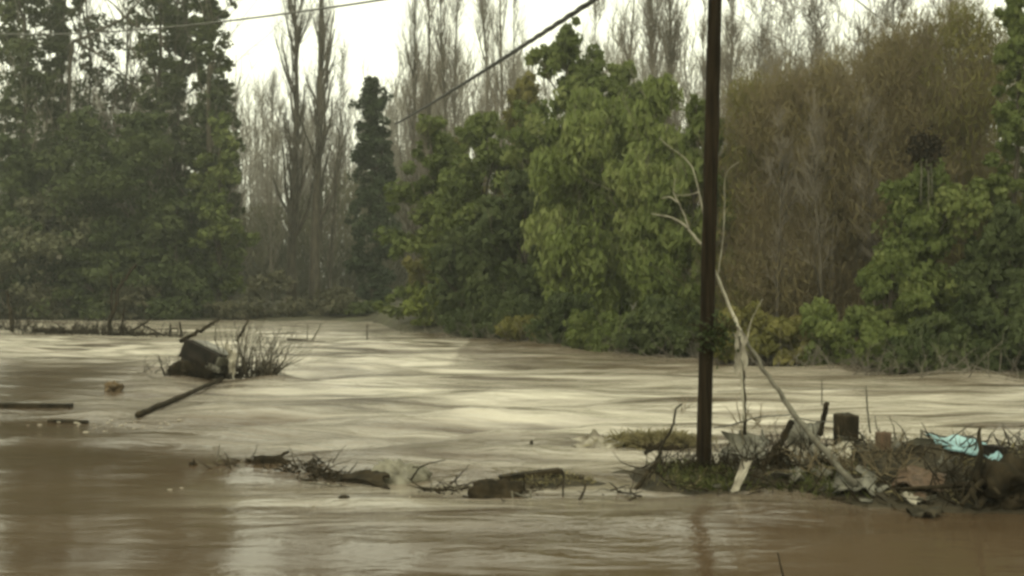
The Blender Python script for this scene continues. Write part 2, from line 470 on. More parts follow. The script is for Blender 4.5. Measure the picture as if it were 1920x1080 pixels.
def leafy(name, px, d, ptop, hwpx, label, cat="tree", mat='leaf_green', prof=ROUND, seed=0, nc=70, per=150, L=0.30, W=0.16,
          z0f=0.06, droop=0.0, crs=0.24, bark='bark', trunk_r=None, limbs=10, sink=0.0, group=None, lean=(0, 0), twigs=0, lobes=None):
    rng = np.random.default_rng(seed * 7919 + 13)
    x = (px - 960) / F * d
    gz = float(ground_z(x, d)) - sink
    H = EYE + (HOR - ptop) / F * d - gz
    hw = hwpx / F * d
    root = empty(name, (x, d, gz), label, cat, group)
    tr = trunk_r or max(0.05, H * 0.016)
    C, t, lt = clumps(rng, H * 0.97, H * z0f, hw, prof, nc, lobes)
    C[:, 0] += lean[0] * C[:, 2]; C[:, 1] += lean[1] * C[:, 2]
    # trunk and limbs
    top = np.array([lean[0] * H * .86, lean[1] * H * .86, H * 0.86])
    tp = wiggle((0, 0, -0.3), top, 12, rng, 0.02)
    parts = [tube(tp, np.linspace(tr, tr * 0.15, 12), 8, rng, 0.06)]
    pick = rng.choice(nc, min(limbs, nc), replace=False)
    for i in pick:
        c = C[i]; zb = max(0.05 * H, c[2] - 0.9 * math.hypot(c[0] - lean[0] * c[2], c[1]) - 0.1 * H)
        b = np.array([np.interp(zb, tp[:, 2], tp[:, 0]), np.interp(zb, tp[:, 2], tp[:, 1]), zb])
        parts.append(tube(wiggle(b, c, 6, rng, 0.05, -0.03 * H), np.linspace(tr * 0.4, tr * 0.1, 6), 4))
    V, Fq = join(*parts)
    obj("trunk", V, Fq, M[bark], root, smooth=True)
    # leaf clumps
    rc = hw * crs * rng.uniform(0.45, 1.3, nc) * (0.55 + 0.45 * prof(t))
    idx = np.repeat(np.arange(nc), per)
    dr = unit(rng.standard_normal((len(idx), 3)))
    rr = rc[idx] * rng.uniform(0.1, 1.0, len(idx)) ** 0.45
    off = dr * rr[:, None]; off[:, 2] *= 0.75 + droop * 0.7
    pos = C[idx] + off
    pos[:, 2] = np.maximum(pos[:, 2], 0.03 + 0.25 * rng.random(len(idx)))
    nrm = unit(dr * 0.7 + rng.standard_normal((len(idx), 3)) * 0.55 + np.array([0, 0, 0.35]))
    if droop: nrm[:, 2] *= 0.25
    tint = np.clip((0.55 * lt + 0.45 * rng.uniform(0, 1, nc))[idx] * 0.8 + rng.uniform(0, 0.3, len(idx)) - 0.05, 0, 1)
    V, Fq, at_ = leaves(rng, pos, nrm, L, W, tint, droop)
    obj("crown", V, Fq, M[mat], root, attrs=at_)
    if twigs:
        n = twigs
        ii = rng.integers(0, nc, n)
        st = C[ii] * np.array([0.75, 0.75, 0.85]); dd = unit(C[ii] * np.array([1, 1, 0.0]) / hw * 0.5 + rng.standard_normal((n, 3)) * 0.25 + np.array([0, 0, 0.9]))
        P = grow(rng, st, dd, rng.uniform(0.12, 0.3, n) * H, 5, 0.25, 0.12)
        R = np.full(n, 0.016 * d / 45)
        p2, d2, r2, _, _ = sprout(rng, P, R, 3, 0.2, 0.95, 0.5)
        P2 = grow(rng, p2, d2, rng.uniform(0.05, 0.12, len(p2)) * H, 3, 0.2, 0.15)
        a = segs(P, R); b = segs(P2, r2 * 0.8)
        V, Fq = prisms(*[np.concatenate([u, v]) for u, v in zip(a, b)])
        obj("twigs", V, Fq, M['twig_brown' if mat in ('leaf_brown', 'leaf_olive') else 'twig_grey'], root, kind="stuff")
    return root

def bare(name, px, d, ptop, hwpx, label, seed=0, n1=46, n2=5, n3=5, up=1.4, a1=0.5, pxtop=None, tw='twig_grey', bark='bark_grey', trunk_r=None,
         cat="tree", first=0.12, twr=0.017, pbase=None, stems=1, group=None, noise=0.1):
    """leafless tree: trunk, rising branches, twigs"""
    rng = np.random.default_rng(seed * 7919 + 29)
    x = (px - 960) / F * d
    gz = float(ground_z(x, d))
    H = EYE + (HOR - ptop) / F * d - gz
    hw = hwpx / F * d
    root = empty(name, (x, d, gz), label, cat, group)
    dx = ((pxtop if pxtop is not None else px) - px) / F * d
    tr = trunk_r or H * 0.0125
    K = 16
    tps, A1 = [], []
    parts = []
    for s in range(stems):
        ox = 0 if stems == 1 else rng.uniform(-0.5, 0.5) * hw
        oy = 0 if stems == 1 else rng.uniform(-0.5, 0.5) * hw
        tp = wiggle((ox * 0.3, oy * 0.3, -0.3), (dx + ox, oy, H * rng.uniform(0.9, 1.0)), K + 1, rng, 0.008)
        parts.append(tube(tp, tr / math.sqrt(stems) * (1 - 0.93 * np.linspace(0, 1, K + 1) ** 0.8), 8, rng, 0.06))
        tps.append(tp)
    T = np.array(tps); TR = np.full(stems, tr / math.sqrt(stems))
    p, dd, r, t, _ = sprout(rng, T, TR, max(1, n1 // stems), first, 0.97, a1)
    L1 = (H * 0.10 + hw * 1.2) * (1.15 - 0.75 * t) * rng.uniform(0.6, 1.25, len(t))
    P1 = grow(rng, p, dd, L1, 7, up, noise)
    R1 = np.maximum(r * 0.42, twr * 1.3)
    p, dd, r, t, _ = sprout(rng, P1, R1, n2, 0.15, 0.95, 0.55)
    P2 = grow(rng, p, dd, rng.uniform(0.25, 0.55, len(t)) * np.repeat(L1, n2), 5, up * 0.8, noise * 1.3)
    R2 = np.maximum(r * 0.5, twr)
    p, dd, r, t, i3 = sprout(rng, P2, R2, n3, 0.1, 1.0, 0.55)
    P3 = grow(rng, p, dd, rng.uniform(0.04, 0.085, len(t)) * H * 0.8, 3, up * 0.5, noise * 1.6)
    R3 = np.full(len(P3), twr * 0.8)
    a = segs(P1, R1)
    V, Fq = join(*parts)
    V2, F2 = prisms(*a, sides=4)
    V, Fq = join((V, Fq), (V2, F2))
    obj("trunk", V, Fq, M[bark], root, smooth=True)
    b, c = segs(P2, R2), segs(P3, R3, 0.5)
    V, Fq = prisms(*[np.concatenate([u, v]) for u, v in zip(b, c)])
    obj("crown", V, Fq, M[tw], root)
    return root

# ------------------------------------------------------------------ far wood
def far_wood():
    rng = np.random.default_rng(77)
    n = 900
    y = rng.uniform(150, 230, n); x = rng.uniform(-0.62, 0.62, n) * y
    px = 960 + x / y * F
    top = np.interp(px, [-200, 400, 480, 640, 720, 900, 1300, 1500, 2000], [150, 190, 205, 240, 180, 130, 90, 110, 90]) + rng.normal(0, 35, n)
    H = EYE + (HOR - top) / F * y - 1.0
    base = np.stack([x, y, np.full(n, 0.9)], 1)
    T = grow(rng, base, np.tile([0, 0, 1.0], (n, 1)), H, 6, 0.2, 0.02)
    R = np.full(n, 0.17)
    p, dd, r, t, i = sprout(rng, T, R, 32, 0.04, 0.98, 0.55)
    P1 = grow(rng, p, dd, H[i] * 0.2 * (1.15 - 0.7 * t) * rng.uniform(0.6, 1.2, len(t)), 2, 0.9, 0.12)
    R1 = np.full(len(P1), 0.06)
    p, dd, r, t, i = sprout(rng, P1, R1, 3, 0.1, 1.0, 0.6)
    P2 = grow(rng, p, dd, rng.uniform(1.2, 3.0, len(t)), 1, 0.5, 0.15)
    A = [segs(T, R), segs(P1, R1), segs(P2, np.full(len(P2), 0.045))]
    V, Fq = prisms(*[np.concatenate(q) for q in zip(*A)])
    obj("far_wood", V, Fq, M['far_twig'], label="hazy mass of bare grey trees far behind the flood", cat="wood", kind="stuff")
far_wood()

def far_hedge():
    rng = np.random.default_rng(78)
    n = 85000
    y = rng.uniform(136, 150, n); x = rng.uniform(-0.58, 0.58, n) * y
    top = 9 + 10 * vnoise(x * 0.10, y * 0.05, 5) + 3 * vnoise(x * 0.5, y * 0.2, 6)
    z = 0.8 + top * rng.uniform(0, 1, n) ** 1.5
    pos = np.stack([x, y, z], 1)
    tint = np.clip(vnoise(x * 0.25, z * 0.3, 8) * 0.7 + rng.uniform(0, 0.3, n), 0, 1)
    V, Fq, a = leaves(rng, pos, rng.standard_normal((n, 3)) * np.array([1, 1, 0.25]) + np.array([0, -0.5, 0.1]), 1.5, 0.22, tint, 0.8)
    obj("far_hedge", V, Fq, M['leaf_scrub'], attrs=a, label="low hazy scrub at the foot of the far bare wood", cat="scrub", kind="stuff")
far_hedge()

# ------------------------------------------------------------------ trees: left bank
for (px, d, top, hw, sd, lab) in [
    (42, 100, -170, 62, 1, "tall ivy-clad tree at the far left edge, dark to the top"),
    (105, 104, -120, 34, 2, "slim ivy-clad tree just right of the leftmost tall tree"),
    (300, 103, -200, 42, 3, "tall ivy-wrapped tree left of the bright sky gap, leftmost of three together"),
    (345, 107, -180, 36, 4, "ivy-wrapped tree in the middle of three beside the bright sky gap"),
    (392, 101, -160, 40, 5, "tall ivy-wrapped tree standing at the left edge of the bright sky gap")]:
    leafy("ivy_tree", px, d, top, hw * 1.15, lab, mat='leaf_ivy', prof=COLUMN, seed=sd, nc=330, per=42, L=0.5, W=0.28, crs=0.34, z0f=0.03,
          trunk_r=0.42, limbs=14, group="ivy-clad trees on the left bank", twigs=60)

for (px, d, top, hw, sd, mt, lab) in [
    (150, 97, 215, 120, 11, 'leaf_dark', "broad dark evergreen under the crossing bare limbs on the left"),
    (265, 95, 205, 105, 12, 'leaf_dark', "rounded dark green tree below the three ivy-wrapped trunks"),
    (410, 97, 215, 62, 13, 'leaf_green', "greener leafy tree bordering the bright gap on the left bank"),
    (20, 95, 260, 95, 14, 'leaf_dark', "dark leafy tree filling the left edge at mid height"),
    (90, 94, 370, 110, 15, 'leaf_grey', "greyish low tree in front of the dark evergreens at far left"),
    (215, 93.5, 400, 75, 16, 'leaf_dark', "low dark tree behind the leaning drowned sapling"),
    (330, 94, 380, 85, 17, 'leaf_dark', "low spreading dark tree above the sunken wreck")]:
    leafy("evergreen_tree", px, d, top, hw, lab, mat=mt, seed=sd, nc=230, per=60, L=0.45, W=0.26, crs=0.24, trunk_r=0.3, group="broad trees on the left bank")

for (px, d, top, hw, sd, lab) in [
    (165, 108, -60, 60, 21, "thin-leaved tree showing sky through its crown at upper left"),
    (240, 110, -120, 60, 22, "thin-leaved tree left of the three ivy-wrapped trunks"),
    (425, 103, 130, 34, 23, "wispy leafy tree reaching into the bright gap from the left")]:
    leafy("sparse_tree", px, d, top, hw, lab, mat='leaf_ivy', prof=COLUMN, seed=sd, nc=170, per=26, L=0.5, W=0.24, crs=0.3, z0f=0.1, trunk_r=0.25, limbs=20, twigs=120,
          group="thin-leaved trees on the left bank")

# bare limbs crossing the sky between the ivy trees
def limb(name, pts, d, r0, r1, label, cat, mat, seed, twn=0, par=None):
    rng = np.random.default_rng(seed)
    P = np.array([at(p[0], p[1], d + (p[2] if len(p) > 2 else 0)) for p in pts])
    tt = np.linspace(0, 1, len(P)); q = np.linspace(0, 1, 6 * len(P))
    C = np.stack([np.interp(q, tt, P[:, i]) for i in range(3)], 1)
    C[1:-1] = (C[:-2] + C[1:-1] + C[2:]) / 3
    return C, tube(C, np.linspace(r0, r1, len(C)), 6, rng, 0.1)
root = empty("bare_tree", at(128, 572, 103), "dead limbs crossing against the sky between the left ivy trees", "tree")
off = -np.array(root.location)
C0, t0 = limb("", [(128, 572), (122, 420), (126, 250), (131, 120), (136, 78)], 103, 0.26, 0.16, "", "", "", 3)
C1, t1 = limb("", [(136, 78), (165, 68), (200, 50), (236, 32), (262, 0), (280, -40)], 103, 0.16, 0.07, "", "", "", 4)
C2, t2 = limb("", [(140, 76), (165, 90), (200, 112), (235, 145), (262, 175)], 103, 0.14, 0.05, "", "", "", 5)
C3, t3 = limb("", [(236, 34), (215, 10), (190, -10), (170, -30)], 103, 0.10, 0.05, "", "", "", 6)
C4, t4 = limb("", [(236, 32), (250, 48), (285, 58)], 103, 0.09, 0.04, "", "", "", 7)
V, Fq = join(t0); obj("trunk", V + off, Fq, M['bark'], root, smooth=True)
for tt in (t1, t2, t3, t4):
    obj("limb", tt[0] + off, tt[1], M['bark'], root, smooth=True)

# low shrubs on the left bank
k = 0
for (px, d, top, hw, mt, lab) in [
    (-20, 92.5, 520, 70, 'leaf_scrub', "dull low shrub at the left edge just above the flood"),
    (70, 92.2, 545, 60, 'leaf_scrub', "dull shrub above the drifted brush at far left"),
    (150, 92.5, 535, 65, 'leaf_dark', "low dark shrub left of the drowned leaning sapling on the left bank"),
    (250, 92.3, 552, 60, 'leaf_scrub', "dull brownish shrub right of the drowned sapling"),
    (340, 92.3, 555, 62, 'leaf_dark', "low dark shrub on the far bank above the sunken wreck"),
    (425, 92.3, 558, 58, 'leaf_scrub', "dull scrubby shrub on the far bank above the wreck's twigs"),
    (500, 93, 545, 55, 'leaf_scrub', "dull shrub at the foot of the two tall bare poplars"),
    (620, 93, 552, 60, 'leaf_scrub', "dull low shrub between the twin poplars and the dark conifer"),
    (690, 92.5, 560, 52, 'leaf_dark', "dark low shrub under the dark conifer")]:
    k += 1
    leafy("shrub", px, d, top + 14 - 22 * ((k * 5) % 3), hw * (1.0 + 0.25 * (k % 2)), lab, cat="shrub", mat=mt, seed=40 + k, nc=60, per=48, twigs=36, L=0.38, W=0.2, crs=0.3, z0f=0.0, limbs=4, trunk_r=0.06,
          group="shrubs on the far left bank")

# ------------------------------------------------------------------ middle: poplars and conifer
bare("poplar_tree", 546, 112, -190, 46, "tall bare poplar, left one of the twin poplars in the bright gap", seed=101, trunk_r=0.58, tw='bark_grey', bark='bark', n1=54, pxtop=556)
bare("poplar_tree", 590, 110, -190, 44, "tall bare poplar, right one of the twin poplars in the bright gap", seed=102, trunk_r=0.62, tw='bark_grey', bark='bark', n1=54, pxtop=604)
bare("poplar_tree", 616, 116, 92, 22, "thin bare poplar leaning right beside the twin poplars", seed=103, trunk_r=0.2, tw='twig_grey', bark='bark', n1=30, pxtop=642)
bare("poplar_tree", 510, 125, 120, 26, "slender pale bare poplar left of the twin poplars", seed=104, trunk_r=0.16, n1=30)
leafy("conifer_tree", 698, 99, 138, 46, "dark narrow conifer rising beside the bright sky gap", mat='leaf_cypress', prof=SPIRE, seed=105, nc=420, per=48, L=0.42, W=0.2, crs=0.28, z0f=0.02, lobes=90)
for i, (px, pt, hw, tr, lab) in enumerate([
    (772, 776, 34, 0.3, "bare poplar just right of the dark conifer, leftmost of the poplar row"),
    (800, 806, 36, 0.34, "second bare poplar right of the dark conifer"),
    (828, 832, 32, 0.28, "third bare poplar in the row behind the rounded green tree"),
    (858, 858, 26, 0.24, "fourth bare poplar in the row behind the rounded green tree"),
    (905, 902, 34, 0.3, "bare poplar crossed by the middle of the thick black cable"),
    (936, 938, 30, 0.3, "dense bare poplar just right of the cable crossing"),
    (962, 966, 14, 0.2, "thin straight bare poplar left of the pointed green tree")]):
    bare("poplar_tree", px, 112 - (i % 3) * 4, -150 - 20 * (i % 2), hw, lab, seed=110 + i, trunk_r=tr, n1=52 if hw > 20 else 24, pxtop=pt, group="bare poplars in the middle", up=1.8, a1=0.4, bark='bark' if i in (0, 1, 2) else 'bark_grey')
for i, (px, pt, d, top, hw, tr, n1, lab) in enumerate([
    (1128, 1196, 78, -120, 26, 0.24, 30, "bare poplar leaning right behind the pointed green tree"),
    (1108, 1118, 84, -60, 18, 0.14, 24, "thin upright bare tree right of the pointed green crown"),
    (1222, 1222, 82, -150, 32, 0.3, 60, "dense brownish bare poplar left of the utility pole"),
    (1256, 1258, 84, -150, 30, 0.28, 60, "second dense bare poplar, next to the utility pole on its left"),
    (1322, 1318, 80, 20, 22, 0.2, 36, "shorter bare tree directly behind the utility pole"),
    (1362, 1372, 80, -60, 28, 0.24, 44, "bare poplar just right of the utility pole top")]):
    bare("poplar_tree", px, d, top, hw, lab, seed=130 + i, trunk_r=tr, n1=n1, pxtop=pt, up=1.8, a1=0.4, group="bare poplars behind the pole", tw='twig_grey', n3=6)

# ------------------------------------------------------------------ middle: green trees
for i, (px, d, top, hw, mt, pr, dr, nc, lab) in enumerate([
    (808, 69, 218, 98, 'leaf_green', ROUND, 0.0, 120, "rounded olive-green tree right of the dark conifer"),
    (905, 66, 205, 92, 'leaf_green', ROUND, 0.3, 110, "green tree below the bare poplar row, right of the rounded one"),
    (1064, 61, 38, 100, 'leaf_green', PEAK, 0.2, 150, "tall green tree with a pointed crown in the middle of the wood"),
    (985, 58, 330, 105, 'leaf_dark', ROUND, 0.2, 110, "dark green tree hanging low over the water in the middle"),
    (1110, 53, 165, 120, 'leaf_willow', ROUND, 0.8, 150, "bright green weeping tree below the pointed crown"),
    (1235, 49, 140, 105, 'leaf_willow', EGG, 0.7, 140, "yellow-green weeping tree behind the pale dead branch"),
    (1310, 46, 190, 75, 'leaf_green', ROUND, 0.5, 100, "green tree directly behind the utility pole"),
    (1165, 60, 120, 85, 'leaf_green', ROUND, 0.4, 110, "green tree right of the pointed crown, partly hidden by weeping trees"),
    (985, 68, 140, 75, 'leaf_olive', EGG, 0.3, 100, "brownish-green tree left of the pointed crown"),
    (860, 72, 260, 80, 'leaf_olive', ROUND, 0.2, 90, "dull olive tree between the two rounded green trees"),
    (885, 64, 430, 95, 'leaf_dark', ROUND, 0.2, 90, "low dark tree at the waterline right of the yellow-green bush")]):
    leafy("green_tree", px, d, top, hw, lab, mat=mt, prof=pr, seed=150 + i, nc=int(nc * 2.2), per=80, lobes=45 if pr is PEAK else None, twigs=40, L=0.36 if dr < 0.5 else 0.42, W=0.19 if dr < 0.5 else 0.13,
          crs=0.22, droop=dr, z0f=0.03, trunk_r=0.22, group="green trees in the middle")
leafy("bush", 812, 66.5, 545, 66, "small yellow-green bush at the waterline below the rounded tree", cat="bush", mat='leaf_yellow', seed=170, nc=50, per=100, L=0.26, W=0.15, z0f=0.0, limbs=4, trunk_r=0.05)

# ------------------------------------------------------------------ right: brown thicket, bare trees, green trees
for i, (px, d, top, hw, mt, lab) in enumerate([
    (1400, 45, 150, 75, 'leaf_olive', "olive-brown thicket tree right beside the utility pole"),
    (1475, 43, 135, 80, 'leaf_brown', "brown leafless thicket tree, second right of the pole"),
    (1560, 41, 125, 85, 'leaf_brown', "reddish-brown thicket tree in the middle of the brown thicket"),
    (1650, 42, 60, 90, 'leaf_brown', "tall brown thicket tree left of the dark hanging clump"),
    (1735, 44, 25, 85, 'leaf_brown', "tall brown tree behind the dark hanging clump"),
    (1820, 42, 12, 85, 'leaf_olive', "yellowish-brown tree near the right edge, highest of the thicket")]):
    leafy("thicket_tree", px, d, top, hw * 1.25, lab, mat=mt, prof=ROUND, seed=180 + i, nc=330, per=52, L=0.40, W=0.034, crs=0.6, droop=0.5, z0f=0.02,
          trunk_r=0.13, twigs=900, limbs=16, bark='bark_grey', group="brown thicket on the right bank")
for i, (px, pt, d, top, hw, lab) in enumerate([
    (1436, 1440, 60, -20, 40, "spindly bare tree above the left end of the brown thicket"),
    (1486, 1490, 58, -60, 44, "bare tree above the brown thicket, second from the pole"),
    (1552, 1548, 60, -40, 46, "bare tree with forked limbs above the middle of the thicket"),
    (1612, 1618, 58, -70, 44, "bare tree above the brown thicket, third from the right edge"),
    (1690, 1700, 60, -80, 50, "bare tree above the tall brown thicket tree"),
    (1780, 1770, 58, -80, 50, "bare tree rising near the right edge of the picture")]):
    bare("bare_tree", px, d, top, hw * 1.2, lab, seed=200 + i, n1=40, n2=6, n3=6, up=0.9, a1=0.6, trunk_r=0.17, stems=3, noise=0.16, first=0.3, twr=0.014, bark='bark_grey', group="bare trees behind the thicket")
for i, (px, pt, d, top, lab) in enumerate([
    (1545, 1520, 39.2, 170, "slender bare sapling leaning left in front of the brown thicket"),
    (1640, 1630, 39.2, 150, "slender upright bare sapling in front of the brown thicket"),
    (1455, 1470, 40.5, 200, "thin bare sapling near the pole in front of the brown thicket")]):
    bare("bare_sapling", px, d, top, 40, lab, seed=260 + i, n1=22, n2=5, n3=5, up=0.9, a1=0.5, trunk_r=0.085, noise=0.14, first=0.2, twr=0.009, pxtop=pt, tw='twig_grey', bark='bark', group="bare saplings in front of the thicket")
for i, (px, d, top, hw, mt, pr, lab) in enumerate([
    (1742, 37.5, 305, 108, 'leaf_green', ROUND, "round green tree below the dark hanging clump"),
    (1905, 38.5, -30, 70, 'leaf_green', EGG, "tall green tree cut by the right edge"),
    (1885, 35.5, 385, 80, 'leaf_dark', ROUND, "dark green tree at the right edge near the water"),
    (1672, 36, 480, 62, 'leaf_green', ROUND, "small green tree at the water in front of the brown thicket")]):
    leafy("green_tree", px, d, top, hw, lab, mat=mt, prof=pr, seed=220 + i, nc=260, per=85, L=0.24, W=0.12, crs=0.22, droop=0.2, z0f=0.05 if i != 0 else 0.1, trunk_r=0.15,
          group="green trees on the right bank")
for i, (px, d, top, hw, mt, lab) in enumerate([
    (960, 56.5, 560, 70, 'leaf_dark', "low dark shrub at the waterline right of the small yellow-green bush"),
    (1060, 50.5, 560, 66, 'leaf_dark', "low dark shrub under the bright weeping tree"),
    (1150, 46.5, 590, 60, 'leaf_green', "low green shrub at the waterline left of the pole's dead branch"),
    (1230, 43.8, 560, 60, 'leaf_dark', "dark shrub at the waterline just left of the utility pole"),
    (1310, 41.3, 585, 50, 'leaf_dark', "dark shrub at the waterline behind the utility pole"),
    (1400, 39.2, 575, 56, 'leaf_olive', "olive shrub at the waterline right of the utility pole"),
    (1480, 37.3, 600, 50, 'leaf_olive', "dull low shrub under the brown thicket"),
    (1550, 36.1, 570, 55, 'leaf_green', "greenish shrub at the waterline under the middle of the thicket"),
    (1630, 35, 610, 45, 'leaf_green', "bright low shrub at the waterline left of the dark trunk"),
    (1760, 34.2, 600, 65, 'leaf_dark', "dark shrub at the water under the round green tree"),
    (1860, 33.8, 590, 65, 'leaf_dark', "dark shrub at the water below the right edge tree"),
    (1950, 33.8, 560, 60, 'leaf_dark', "dark shrub cut by the right edge at the water"),
    (1810, 33.8, 645, 60, 'leaf_dark', "lowest dark shrub trailing in the water left of the right edge"),
    (1700, 34.4, 640, 50, 'leaf_dark', "low dark shrub at the water under the left side of the round green tree"),
    (1010, 53.8, 600, 50, 'leaf_olive', "olive low shrub at the waterline between two dark shrubs in the middle"),
    (1105, 48.6, 610, 45, 'leaf_dark', "small dark shrub at the waterline right of the standing white scrap"),
    (890, 59.5, 585, 55, 'leaf_dark', "small dark shrub at the waterline left of the white litter scrap")]):
    leafy("shrub", px, d - 1.0, top, hw * 1.15, lab, cat="shrub", mat=mt, seed=240 + i, nc=70, per=80, L=0.24, W=0.12, crs=0.32, droop=0.2, z0f=0.0, limbs=5, trunk_r=0.04,
          group="shrubs along the right waterline")


# half-drowned stems along the right bank
rng = np.random.default_rng(270)
n = 420
u = rng.uniform(5, 12, n)
st = np.stack([np.interp(u, np.arange(len(BANK)), BANK[:, 0]), np.interp(u, np.arange(len(BANK)), BANK[:, 1]) - rng.uniform(0.0, 2.2, n), np.full(n, -0.1)], 1)
P = grow(rng, st, unit(rng.standard_normal((n, 3)) * np.array([0.7, 0.7, 0.3]) + np.array([0.15, -0.2, 0.75])), rng.uniform(0.4, 1.7, n), 6, -0.15, 0.16)
R = rng.uniform(0.010, 0.03, n)
p2, d2, r2, _, _ = sprout(rng, P, R, 3, 0.3, 0.95, 0.6)
P2 = grow(rng, p2, d2, rng.uniform(0.2, 0.7, len(p2)), 3, -0.1, 0.2)
V, Fq = prisms(*[np.concatenate(q) for q in zip(segs(P, R), segs(P2, r2 * 0.7))])
obj("drowned_stems", V, Fq, M['bark_grey'], kind="stuff", label="half-drowned thin stems along the right waterline", cat="stems")

# ------------------------------------------------------------------ small-object builders
def thing(name, V, Fq, mat, label, cat, group=None, smooth=True, attrs=None):
    """a thing that is one mesh, with its origin at its own base"""
    V = np.asarray(V, float)
    c = np.array([V[:, 0].mean(), V[:, 1].mean(), V[:, 2].min()])
    o = obj(name, V - c, Fq, M[mat], None, smooth, attrs, label=label, cat=cat, group=group)
    o.location = [float(q) for q in c]
    return o

def part(name, V, Fq, mat, root, smooth=True, attrs=None):
    return obj(name, np.asarray(V) - np.array(root.location), Fq, M[mat], root, smooth, attrs)

def bend(P, n=5):
    P = np.asarray(P, float); m = len(P)
    q = np.linspace(0, m - 1, (m - 1) * n + 1)
    C = np.stack([np.interp(q, np.arange(m), P[:, i]) for i in range(3)], 1)
    for _ in range(2):
        C[1:-1] = (C[:-2] + 2 * C[1:-1] + C[2:]) / 4
    return C

def pxpath(pts, d=None):
    """pixel polyline -> world; each point (px, py[, depth])"""
    return np.array([at(p[0], p[1], p[2] if len(p) > 2 else d) for p in pts])

def stickV(pts, d, r0, r1, seed=0, sides=6, rough=0.10, n=5):
    rng = np.random.default_rng(seed)
    C = bend(pxpath(pts, d), n)
    C[1:-1] += rng.standard_normal((len(C) - 2, 3)) * r0 * 0.18
    return tube(C, np.linspace(r0, r1, len(C)), sides, rng, rough)

def stick(name, pts, d, r0, r1, mat, label, cat, seed=0, group=None, **kw):
    V, Fq = stickV(pts, d, r0, r1, seed, **kw)
    return thing(name, V, Fq, mat, label, cat, group)

def blockV(c, size, rot=(0, 0, 0), seed=0, jit=0.03, n=3):
    """worn block: subdivided, slightly rounded and uneven box"""
    import mathutils
    rng = np.random.default_rng(seed)
    t = np.linspace(-1, 1, n + 2)
    t = np.concatenate([[-1, -0.9], t[1:-1], [0.9, 1]])
    V, Fq, idx = [], [], {}
    def vid(a, b, c_):
        k = (round(a, 4), round(b, 4), round(c_, 4))
        if k not in idx:
            idx[k] = len(V); V.append(k)
        return idx[k]
    for ax in range(3):
        for s in (-1, 1):
            for i in range(len(t) - 1):
                for j in range(len(t) - 1):
                    q = []
                    for a, b in ((i, j), (i + 1, j), (i + 1, j + 1), (i, j + 1)):
                        p = [0, 0, 0]; p[ax] = s; p[(ax + 1) % 3] = t[a]; p[(ax + 2) % 3] = t[b]
                        q.append(vid(*p))
                    Fq.append(q if s > 0 else q[::-1])
    V = np.array(V, float)
    ed = (np.abs(V) > 0.95).sum(1)
    V *= np.where(ed >= 2, 0.985, 1.0)[:, None]
    V += rng.standard_normal(V.shape) * jit * 0.5
    V = V * np.array(size) / 2
    R = np.array(mathutils.Euler(rot, 'XYZ').to_matrix())
    return V @ R.T + np.asarray(c), np.array(Fq)

def blobV(c, size, seed=0, amp=0.25, freq=1.6, nu=30, nv=18, flat=True):
    """irregular lump"""
    rng = np.random.default_rng(seed)
    th = np.linspace(0, 2 * math.pi, nu, endpoint=False); ph = np.linspace(0.06, math.pi - 0.06, nv)
    T, Pp = np.meshgrid(th, ph)
    D = np.stack([np.cos(T) * np.sin(Pp), np.sin(T) * np.sin(Pp), np.cos(Pp)], -1)
    r = np.ones(T.shape)
    for k in range(16):
        w = rng.standard_normal(3) * freq * (1 + 0.55 * k)
        r += amp / (1 + 0.45 * k) * np.sin(D @ w + rng.uniform(0, 6))
    V = D * np.maximum(r, 0.3)[..., None] * np.array(size) / 2 + np.asarray(c)
    i = np.arange(nv - 1)[:, None] * nu + np.arange(nu)[None]; j = np.arange(nv - 1)[:, None] * nu + (np.arange(nu)[None] + 1) % nu
    Fq = np.stack([i, j, j + nu, i + nu], -1).reshape(-1, 4)
    V = V.reshape(-1, 3)
    caps = [[0, k + 2, k + 1, k] for k in range(0, nu - 2, 2)] if nu >= 4 else []
    b = (nv - 1) * nu
    caps = []
    for k in range(1, nu - 2, 2):
        caps.append([0, k + 2, k + 1, k]); caps.append([b, b + k, b + k + 1, b + k + 2])
    return V, np.vstack([Fq, np.array(caps)])

def sheetV(corners, seed=0, amp=0.06, n=12, m=12, thick=0.012, ragged=0.12, freq=5.0):
    """crumpled sheet with thickness: corners a b c d (world), ragged outline"""
    rng = np.random.default_rng(seed)
    a, b, c, d = [np.asarray(q, float) for q in corners]
    u, v = np.meshgrid(np.linspace(0, 1, n), np.linspace(0, 1, m))
    ru = u + ragged * (vnoise(u * 2 + seed, v * 6, seed) - 0.5) * (np.abs(u - .5) * 2) ** 2
    rv = v + ragged * (vnoise(u * 6, v * 2 + seed, seed + 1) - 0.5) * (np.abs(v - .5) * 2) ** 2
    P = ((1 - ru) * (1 - rv))[..., None] * a + (ru * (1 - rv))[..., None] * b + (ru * rv)[..., None] * c + ((1 - ru) * rv)[..., None] * d
    N = np.cross(b - a, d - a); N = N / (np.linalg.norm(N) + 1e-9)
    h = amp * 2 * (vnoise(u * freq, v * freq, seed + 5) - 0.5) + amp * 0.8 * (vnoise(u * freq * 2.3, v * freq * 2.3, seed + 6) - 0.5)
    T = P + N * h[..., None]; B = T - N * thick
    V = np.vstack([T.reshape(-1, 3), B.reshape(-1, 3)])
    i = np.arange(m - 1)[:, None] * n + np.arange(n - 1)[None]
    top = np.stack([i, i + 1, i + n + 1, i + n], -1).reshape(-1, 4)
    k = n * m
    ring = list(range(n)) + [r * n + n - 1 for r in range(1, m)] + [(m - 1) * n + q for q in range(n - 2, -1, -1)] + [r * n for r in range(m - 2, 0, -1)]
    side = [[ring[q], ring[(q + 1) % len(ring)], ring[(q + 1) % len(ring)] + k, ring[q] + k] for q in range(len(ring))]
    return V, np.vstack([top, top[:, ::-1] + k, np.array(side)])

